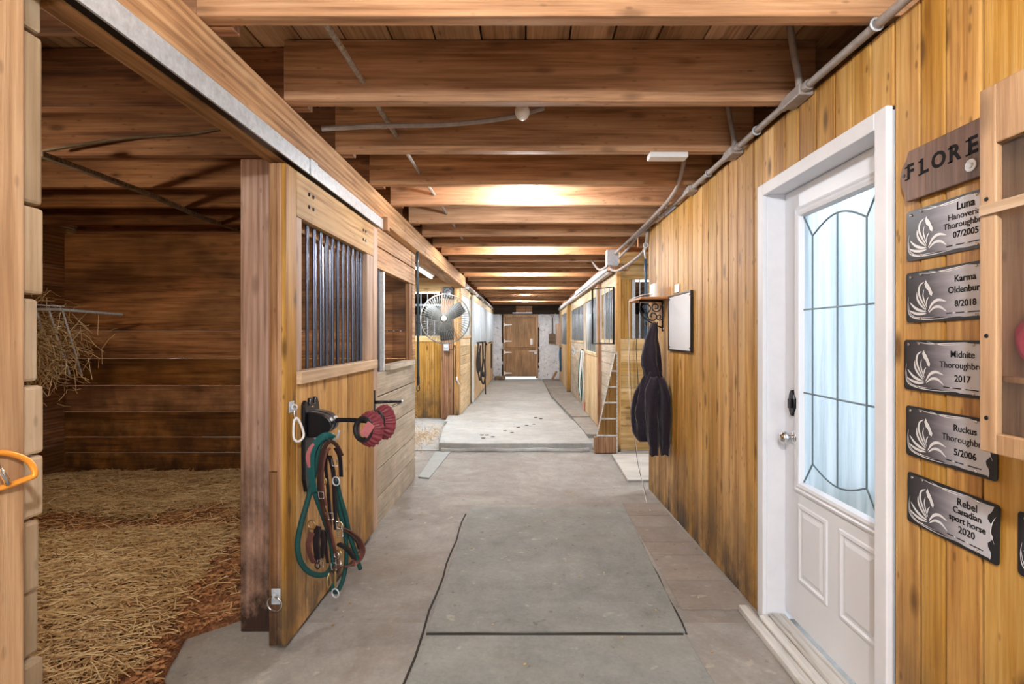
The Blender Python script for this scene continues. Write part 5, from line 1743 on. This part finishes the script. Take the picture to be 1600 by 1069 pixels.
loft([(1.00, 1.00, HY + 0.03, 0.04, 0.04), (0.88, 0.965, HY + 0.05, 0.055, 0.05), (0.74, 0.945, HY + 0.06, 0.055, 0.05), (0.62, 0.95, HY + 0.05, 0.045, 0.05), (0.575, 0.975, HY + 0.03, 0.03, 0.035)], 'hem_flap', 4.1, folds=4, amp=0.15)
for nm, rows_, sd in (('sleeve', [(1.06, 1.06, HY - 0.09, 0.035, 0.04), (0.95, 1.035, HY - 0.12, 0.050, 0.045), (0.80, 1.025, HY - 0.13, 0.050, 0.045), (0.65, 1.035, HY - 0.13, 0.048, 0.042), (0.53, 1.045, HY - 0.12, 0.046, 0.04), (0.49, 1.045, HY - 0.12, 0.036, 0.035), (0.435, 1.045, HY - 0.12, 0.036, 0.035)], 5.0),
                      ('sleeve', [(1.06, 1.10, HY - 0.10, 0.035, 0.04), (0.95, 1.125, HY - 0.14, 0.040, 0.045), (0.80, 1.13, HY - 0.15, 0.042, 0.045), (0.65, 1.13, HY - 0.15, 0.042, 0.042), (0.54, 1.135, HY - 0.14, 0.040, 0.04), (0.50, 1.13, HY - 0.14, 0.035, 0.035), (0.44, 1.13, HY - 0.14, 0.035, 0.035)], 7.0)):
    loft(rows_, nm, sd, folds=5, amp=0.10, N=28)
MB().tube([(1.10, HY - 0.06, 1.45), (1.115, HY - 0.09, 1.25), (1.13, HY - 0.10, 1.05), (1.145, HY - 0.13, 0.9)], 0.004, 6, smooth=4).build('drawstring', M['pale_z'], r)
r = thing('outlet_box', 'small grey-beige outlet box low on the yellow planks behind the hoodie', 'outlet box', (1.5, YE - 0.04, 0.38))
MB().box(1.385, 1.52, YE - 0.045, YE - 0.0005, 0.38, 0.60).build('box_body', M['conduit'], r, bevel=0.006)
MB().box(1.40, 1.505, YE - 0.050, YE - 0.0455, 0.40, 0.58).build('cover', M['plastic_w'], r, bevel=0.003)
o = MB().tube([(1.435, YE - 0.02, 0.602), (1.43, YE - 0.012, 0.9), (1.41, YE - 0.012, 1.2), (1.415, YE - 0.012, 1.36)], 0.005, 6, smooth=4).build('thin_cord', M['leather'])
tag(o, 'thin brown cord running down the yellow planks to the outlet box', 'cord')

# ================================================================== tack on the sliding door
DX = -1.055
r = thing('saddle_rack', 'black plastic folding tack rack with scalloped top screwed to the sliding door', 'rack', (DX, 2.5, 0.65))
pts = [(2.41, 1.075), (2.43, 1.095), (2.445, 1.085), (2.455, 1.065), (2.475, 1.07), (2.485, 1.10), (2.505, 1.095), (2.515, 1.07), (2.535, 1.07), (2.545, 1.10), (2.565, 1.095), (2.58, 1.07), (2.59, 1.04), (2.58, 0.93), (2.535, 0.86), (2.52, 0.72), (2.49, 0.655), (2.44, 0.655), (2.415, 0.72), (2.41, 0.9)]
MB().poly([(DX + 0.0005, y, z) for y, z in pts], (0.018, 0, 0)).build('back_plate', M['darkmetal'], r, bevel=0.005)
b = MB()
prof = []
for i in range(13):
    a = math.pi * i / 12
    prof.append((DX + 0.0185 + 0.115 * math.sin(a) ** 0.9, 0.975 + 0.062 * math.cos(a)))
b.poly([(x, 2.44, z) for x, z in prof], (0, 0.045, 0))
b.build('arm_socket', M['darkmetal'], r, bevel=0.006)
b = MB()
b.poly([(x, 2.495, z) for x, z in prof], (0, 0.055, 0))
b.build('arm_socket', M['darkmetal'], r, bevel=0.006)
MB().tube([(-0.955, 2.52, 0.985), (-0.86, 2.525, 0.985), (-0.715, 2.53, 0.975)], 0.0115, 10, smooth=3).build('arm', M['darkmetal'], r, smooth=True)
for dy in (-0.03, 0.05):
    MB().tube([(DX + 0.02, 2.50 + dy, 0.93), (DX + 0.06, 2.50 + dy, 0.895), (DX + 0.115, 2.50 + dy, 0.885), (DX + 0.13, 2.50 + dy, 0.93)], 0.006, 6, smooth=4).build('hook', M['galv'], r, smooth=True)
MB().lathe((DX + 0.0185, 2.50, 1.055), (1, 0, 0), [(0, 0.008), (0.003, 0.006)], 10).build('screw', M['chrome'], r)


def bell_boot(label, c, ax, flip=1):
    t_ = thing('bell_boot', label, 'horse boot', c, 'pair of red bell boots on the rack arm')
    c = Vector(c)
    ax = Vector(ax).normalized()
    u = ax.orthogonal().normalized()
    w = ax.cross(u)
    b = MB()
    n = 72
    vs, fs = [], []
    prof = [(0.0, 0.046, 0), (0.0, 0.056, 0), (0.014, 0.066, 1), (0.034, 0.082, 1), (0.052, 0.088, 1), (0.056, 0.084, 0), (0.036, 0.070, 0), (0.0, 0.046, 0)]
    for d, rr, rib in prof:
        for i in range(n):
            a = 2 * math.pi * i / n
            q = rr + (0.0035 * (1 if (i // 2) % 2 else -1) if rib else 0)
            vs.append(c + ax * d + (u * math.cos(a) + w * math.sin(a)) * q)
    for j in range(len(prof) - 1):
        for i in range(n):
            a, b_ = j * n + i, j * n + (i + 1) % n
            fs.append((a, b_, b_ + n, a + n))
    b.add(vs, fs)
    b.build('ribbed_shell', M['boot_red'], t_)
    MB().torus(c, ax, 0.052, 0.013, 28, 8).build('black_collar', M['rubber'], t_, smooth=True)
    v = (u * math.cos(0.6) + w * math.sin(0.6))
    return t_
bell_boot('red ribbed bell boot with black collar, front one on the rack arm', (-0.790, 2.50, 0.945), (0.45, 0.75, -0.1))
bell_boot('red ribbed bell boot with black collar, rear one on the rack arm', (-0.752, 2.60, 0.96), (0.55, 0.65, -0.05))
MB().box(-0.778, -0.735, 2.455, 2.463, 0.915, 0.985, Matrix.Rotation(0.6, 3, 'Y')).build('closure_tab', M['pink'], bpy.data.objects['bell_boot'], bevel=0.003)

# tack hanging under the rack: points are laid out on a slanting upright plane in front of the door
PN = Vector((-0.35, -0.93, 0)).normalized()
def T(px, py, d=0.0):
    Y = 2.33 + (px - 465) * 0.0026 - d
    return at(px, py, Y)
r = thing('lead_rope', 'long teal green rope looped over the rack hook among the leather tack', 'rope', tuple(T(505, 700)))
def rope(pts, rr=0.0115, mat=None, name='rope_strand', par=None, d=0.0):
    b = MB()
    P = spline([T(x, y, d + (e[0] if e else 0)) for x, y, *e in pts], 6)
    b.tube(P, rr, 10)
    return b.build(name, mat or M['green'], par or r, smooth=True)
rope([(517, 684), (505, 688), (497, 705), (490, 745), (480, 785), (470, 820), (465, 850), (469, 876), (482, 893), (500, 899), (514, 893), (521, 874), (518, 850), (508, 815), (497, 785), (490, 765)], 0.0125)
rope([(490, 770), (487, 745), (489, 720)], 0.012)
rope([(525, 745), (531, 775), (540, 805), (546, 835), (554, 860), (563, 889)], 0.011, d=-0.02)
rope([(522, 760), (531, 800), (540, 840), (541, 875), (536, 905), (527, 924), (519, 921), (521, 912)], 0.011, d=-0.02)
MB().strap([T(491, 768, .02), T(486, 735, .02), T(488, 705, .02), T(500, 686, .02), T(512, 681, .02), T(521, 684, .02)], 0.034, 0.008, PN).build('webbing', M['greenweb'], r)

r = thing('bridle', 'brown leather bridle and halter with brass buckles hanging from the rack hook', 'bridle', tuple(T(520, 700)))
def strap(pts, w, mat, name='strap', d=0.0, th=0.006):
    return MB().strap([T(x, y, d + (e[0] if e else 0)) for x, y, *e in pts], w, th, PN, 5).build(name, M[mat], r, bevel=0.0012)
strap([(507, 800), (500, 770), (499, 740), (505, 705), (515, 690), (526, 696), (534, 712)], 0.022, 'leather', d=0.03)
strap([(509, 790), (505, 765), (504, 738), (509, 710), (516, 700)], 0.012, 'leather_red', d=0.042)
strap([(486, 735), (481, 715), (486, 700), (497, 690)], 0.016, 'pink', d=0.012, th=0.012)
strap([(500, 770), (504, 795), (511, 820), (520, 850), (527, 880)], 0.018, 'leather', d=0.035)
strap([(511, 800), (517, 830), (524, 860), (529, 890)], 0.012, 'leather_red', d=0.045)
strap([(515, 712), (521, 740), (523, 780), (524, 820)], 0.024, 'leather_dk', d=0.01)
strap([(522, 735), (522, 765), (523, 800), (524, 828)], 0.014, 'leather_dk', d=0.03)
strap([(511, 705), (509, 730), (512, 760), (515, 800), (517, 850), (520, 880)], 0.018, 'leather_dk', d=-0.02)
strap([(532, 824, 0.0), (545, 830, -0.02), (560, 842, -0.04), (567, 858, -0.05), (563, 872, -0.04), (550, 882, -0.02), (536, 886, 0.0)], 0.030, 'leather_red', 'noseband', d=0.02)
strap([(534, 827, 0.0), (546, 835, -0.02), (557, 846, -0.03), (561, 858, -0.04)], 0.014, 'leather', 'noseband_lining', d=0.035)
strap([(529, 850), (540, 856), (548, 864), (553, 872)], 0.026, 'rubber', 'padded_strap', d=0.0, th=0.012)
strap([(488, 832), (482, 850), (485, 868), (491, 880)], 0.030, 'leather_red', 'cheek_piece', d=0.02)
strap([(497, 822), (494, 845), (496, 868), (494, 878)], 0.034, 'leather_dk', 'blinker', d=0.03, th=0.010)
strap([(503, 828), (505, 850), (502, 872)], 0.024, 'leather_dk', 'blinker', d=0.02, th=0.010)
strap([(512, 815), (509, 850), (512, 880)], 0.016, 'leather_dk', d=0.0)
strap([(524, 700), (531, 715), (533, 745)], 0.022, 'leather_dk', d=0.0)
def ringo(x, y, R0, d=0.045, mat='brass', nrm=PN, name='ring'):
    MB().torus(T(x, y, d), nrm, R0, 0.0035, 20, 6).build(name, M[mat], r, smooth=True)
ringo(487, 820, 0.020); ringo(531, 822, 0.018); ringo(529, 866, 0.018); ringo(526, 868, 0.014, 0.06, 'chrome'); ringo(506, 752, 0.015, mat='brass'); ringo(525, 752, 0.020, 0.05, 'galv'); ringo(524, 927, 0.020, 0.03, 'galv'); ringo(496, 884, 0.013, 0.05, 'leather_dk')
def buckle(x, y, d=0.05, w=0.016, h=0.022):
    pts = [T(x - 4, y - 5, d), T(x + 4, y - 4, d), T(x + 5, y + 6, d), T(x - 3, y + 6, d)]
    MB().tube(pts, 0.003, 6, True).build('buckle', M['chrome'], r)
buckle(501, 773); buckle(522, 722); buckle(516, 806); buckle(529, 820); buckle(521, 884); buckle(528, 876); buckle(500, 880); buckle(531, 832)
MB().ball(T(525, 750, 0.02), 0.017, 14, 8).build('snap_ball', M['blue2'], r, smooth=True)
MB().tube([T(524, 888, .05), T(524, 900, .05), T(524, 916, .04)], 0.005, 6).build('bolt_snap', M['brass'], r)
MB().tube([T(514, 896, .05), T(511, 908, .05), T(513, 918, .05), T(517, 912, .05), T(515, 900, .05)], 0.003, 6, True, smooth=3).build('trigger_snap', M['brass'], r)
MB().strap([T(518, 888, .04), T(525, 893, .04), T(530, 885, .04)], 0.026, 0.012, PN, 4).build('chin_piece', M['leather'], r)

# clip and ring on the door
r = thing('snap_clip', 'silver eye plate with hanging carabiner clip beside the black tack rack', 'clip', (DX, 2.30, 0.95))
MB().box(DX + 0.0005, DX + 0.004, 2.285, 2.335, 1.055, 1.105).build('eye_plate', M['galv'], r, bevel=0.004)
MB().torus((DX + 0.016, 2.31, 1.078), (0, 1, 0), 0.012, 0.0035, 14, 6).build('eye', M['galv'], r, smooth=True)
MB().tube([(DX + 0.02, 2.30, 1.07), (DX + 0.02, 2.315, 1.065), (DX + 0.02, 2.318, 1.02), (DX + 0.02, 2.30, 1.02)], 0.0035, 6, True, smooth=3).build('link', M['chrome'], r, smooth=True)
MB().tube([(DX + 0.02, 2.30, 1.025), (DX + 0.03, 2.325, 1.015), (DX + 0.04, 2.35, 0.95), (DX + 0.034, 2.335, 0.925), (DX + 0.024, 2.31, 0.925), (DX + 0.016, 2.30, 0.95)], 0.0055, 8, True, smooth=4).build('carabiner', M['plastic_w'], r, smooth=True)
r = thing('tie_ring', 'silver ring on strap plate low on the edge of the sliding door', 'ring', (-1.09, 2.262, 0.2))
MB().box(-1.118, -1.078, 2.2565, 2.2615, 0.215, 0.285).build('strap_plate', M['galv'], r, bevel=0.004)
MB().torus((-1.098, 2.245, 0.225), (0.15, 1, 0.1), 0.034, 0.004, 26, 8).build('ring', M['chrome'], r, smooth=True)
MB().box(-1.106, -1.090, 2.2375, 2.256, 0.243, 0.272).build('staple', M['galv'], r, bevel=0.003)
r = thing('carabiner', 'orange carabiner with silver gate on the jamb board at the left edge', 'carabiner', (-1.05, 1.05, 1.1))
OX = -1.058
MB().tube([(OX, 0.985, 1.158), (OX + 0.004, 1.03, 1.165), (OX + 0.012, 1.075, 1.140), (OX + 0.020, 1.085, 1.108), (OX + 0.014, 1.07, 1.100), (OX + 0.004, 1.02, 1.094), (OX, 0.985, 1.10)], 0.0062, 8, True, smooth=5).build('body', M['orange'], r, smooth=True)
MB().tube([(OX + 0.007, 1.015, 1.15), (OX + 0.014, 1.035, 1.10)], 0.0055, 8).build('gate', M['chrome'], r, smooth=True)

# blanket bar on the far edge of the sliding door
r = thing('blanket_bar', 'folding V-shaped black and silver metal blanket bar beyond the red boots', 'bar', (DX, 3.6, 0.9))
MB().box(DX + 0.0005, DX + 0.006, 3.575, 3.60, 0.83, 1.02).build('wall_plate', M['darkmetal'], r)
MB().tube([(DX + 0.006, 3.59, 0.935), (-0.90, 3.72, 0.925)], 0.011, 8).build('black_arm', M['darkmetal'], r, smooth=True)
MB().tube([(-0.90, 3.735, 0.915), (-1.046, 3.585, 0.858)], 0.009, 8).build('silver_arm', M['chrome'], r, smooth=True)
MB().ball((-0.897, 3.73, 0.923), 0.013, 10, 6).build('hinge_knob', M['galv'], r, smooth=True)

# ================================================================== far tack, shovel, hooks
r = thing('bridle_rack', 'black metal rack with hanging bridles on the far left stall door', 'rack', (-1.0, 11.5, 0.3))
MB().tube([(-1.055, 11.2, 1.25), (-0.86, 11.2, 1.27), (-0.83, 11.2, 1.20)], 0.018, 6).build('arm', M['darkmetal'], r)
MB().tube([(-0.90, 11.0, 1.26), (-0.90, 11.5, 1.26)], 0.016, 6).build('cross_arm', M['darkmetal'], r)
MB().tube([(-0.86, 11.25, 1.25), (-0.87, 11.22, 0.9), (-0.87, 11.22, 0.5), (-0.86, 11.22, 0.12)], 0.013, 6).build('hanging_pole', M['darkmetal'], r)
MB().strap([(-1.0, 11.0, 1.25), (-1.02, 11.0, 0.9), (-0.99, 11.0, 0.55), (-0.96, 11.0, 0.45), (-0.94, 11.0, 0.6), (-0.97, 11.0, 0.95), (-0.95, 11.0, 1.2)], 0.035, 0.012, (0, 1, 0), 4).build('bridle_strap', M['leather_dk'], r)
MB().strap([(-1.01, 11.1, 1.05), (-0.98, 11.1, 0.8), (-1.01, 11.1, 0.6), (-1.03, 11.1, 0.8)], 0.05, 0.02, (0, 1, 0), 4, True).build('bridle_strap', M['leather_dk'], r)
MB().tube([(-0.92, 11.15, 1.25), (-0.91, 11.15, 0.85), (-0.95, 11.15, 0.5), (-0.90, 11.15, 0.35), (-0.86, 11.15, 0.55), (-0.88, 11.15, 0.9)], 0.018, 6, smooth=4).build('halter_strap', M['leather_dk'], r)
MB().ball((-0.90, 11.15, 0.56), 0.06, 10, 6).build('strap_bundle', M['leather_dk'], r, smooth=True)
r = thing('halter_hook', 'black strap hanging from a hook on the last far left stall door', 'halter', (-1.05, 15.0, 0.6))
MB().tube([(-1.055, 15.0, 1.2), (-0.97, 15.0, 1.22)], 0.015, 6).build('hook', M['darkmetal'], r)
MB().box(-1.0, -0.96, 14.98, 15.02, 0.45, 1.18).build('strap', M['leather_dk'], r, bevel=0.01)
r = thing('shovel', 'square shovel hanging on the whitewashed wall beside the end door', 'shovel', (0.9, 17.4, 1.1))
MB().tube([(0.94, 17.50, 2.02), (0.94, 17.49, 1.48)], 0.018, 8).build('shaft', M['darkmetal'], r)
MB().tube([(0.90, 17.50, 2.10), (0.98, 17.50, 2.10), (0.94, 17.50, 2.01)], 0.013, 6, True).build('grip', M['boot_red'], r)
MB().poly([(0.83, 17.48, 1.46), (0.81, 17.48, 1.14), (1.06, 17.48, 1.12), (1.05, 17.48, 1.46), (0.94, 17.48, 1.50)], (0, 0.02, 0)).build('blade', M['greydirt'], r, bevel=0.005)
r = thing('wall_cabinet', 'small pale wooden box fixed at the far end of the right stall row', 'cabinet', (1.1, 16.8, 1.0))
MB().box(1.03, 1.174, 16.4, 16.9, 1.10, 1.80).build('carcass', M['pale_z'], r, bevel=0.01)
MB().box(1.02, 1.0295, 16.42, 16.88, 1.12, 1.78).build('front', M['pale_z'], r, bevel=0.004)
o = MB().tube([(1.10, 15.8, 1.02), (1.08, 15.8, 0.8), (1.11, 15.8, 0.45), (1.10, 15.8, 0.3), (1.105, 15.8, 0.6), (1.10, 15.8, 1.0)], 0.03, 6, smooth=4).build('halter', M['blue'])
tag(o, 'dark blue halter hanging near the pale box on the right row', 'halter')
o = MB().tube([(1.14, 15.8, 1.02), (1.08, 15.8, 1.04)], 0.012, 6).build('halter_peg', M['darkmetal'])
tag(o, 'small dark peg holding the blue halter', 'peg')
b = MB()
r = thing('rope_halter', 'green and white rope halter hanging from a hook on the right stall row', 'halter', (1.1, 9.65, 0.1))
for k in range(6):
    y = 9.55 + 0.05 * k
    b = MB()
    x0 = 1.10 - 0.012 * (k % 3)
    b.tube([(x0, y, 1.12), (x0 - 0.02 + 0.015 * math.sin(k), y, 0.85), (x0 - 0.03 + 0.02 * math.cos(k * 2), y + 0.02, 0.5), (x0 - 0.02, y, 0.16 + 0.05 * (k % 3))], 0.011, 6, smooth=5)
    b.build('rope_strand', M['greenweb'] if k % 2 else M['plastic_w'], r, smooth=True)
MB().tube([(1.112, 9.65, 1.13), (1.07, 9.65, 1.15)], 0.01, 6).build('hook', M['darkmetal'], r)
o = MB().box(1.09, 1.118, 9.55, 9.66, 0.02, 0.16).build('dustpan_handle', M['redblock'], bevel=0.005)
o.name = 'red_stub'
tag(o, 'small salmon coloured stub at the floor below the rope halter', 'stub')
r = thing('coat_hook', 'curved metal hook on the far right grey planks under the long window', 'hook', (1.1, 11.3, 1.1))
MB().tube([(1.174, 11.3, 1.06), (1.10, 11.3, 1.08), (1.05, 11.3, 1.17)], 0.02, 6, smooth=3).build('prong', M['galv'], r)
MB().tube([(1.12, 11.3, 1.08), (1.08, 11.32, 1.00), (1.05, 11.32, 1.06)], 0.015, 6, smooth=3).build('prong', M['galv'], r)
o = MB().box(0.96, 1.02, 16.9, 17.1, 0.02, 0.32, Matrix.Rotation(0.5, 3, 'Y')).build('leaning_board', M['brown_z'])
o.location.z = -0.05
tag(o, 'short dark board leaning at the foot of the end wall', 'board')
b = MB()
rnd = random.Random(5)
for k in range(30):
    b.ball((-0.92 + rnd.uniform(-.04, .2), 17.2 + rnd.uniform(-.3, .2), -0.04), rnd.uniform(0.03, 0.09), 7, 4, (1, 1, 1.2))
tag(b.build('dirt_heap', M['greydirt']), 'small heap of dirt and hay at the left foot of the end wall', 'dirt', kind='stuff')
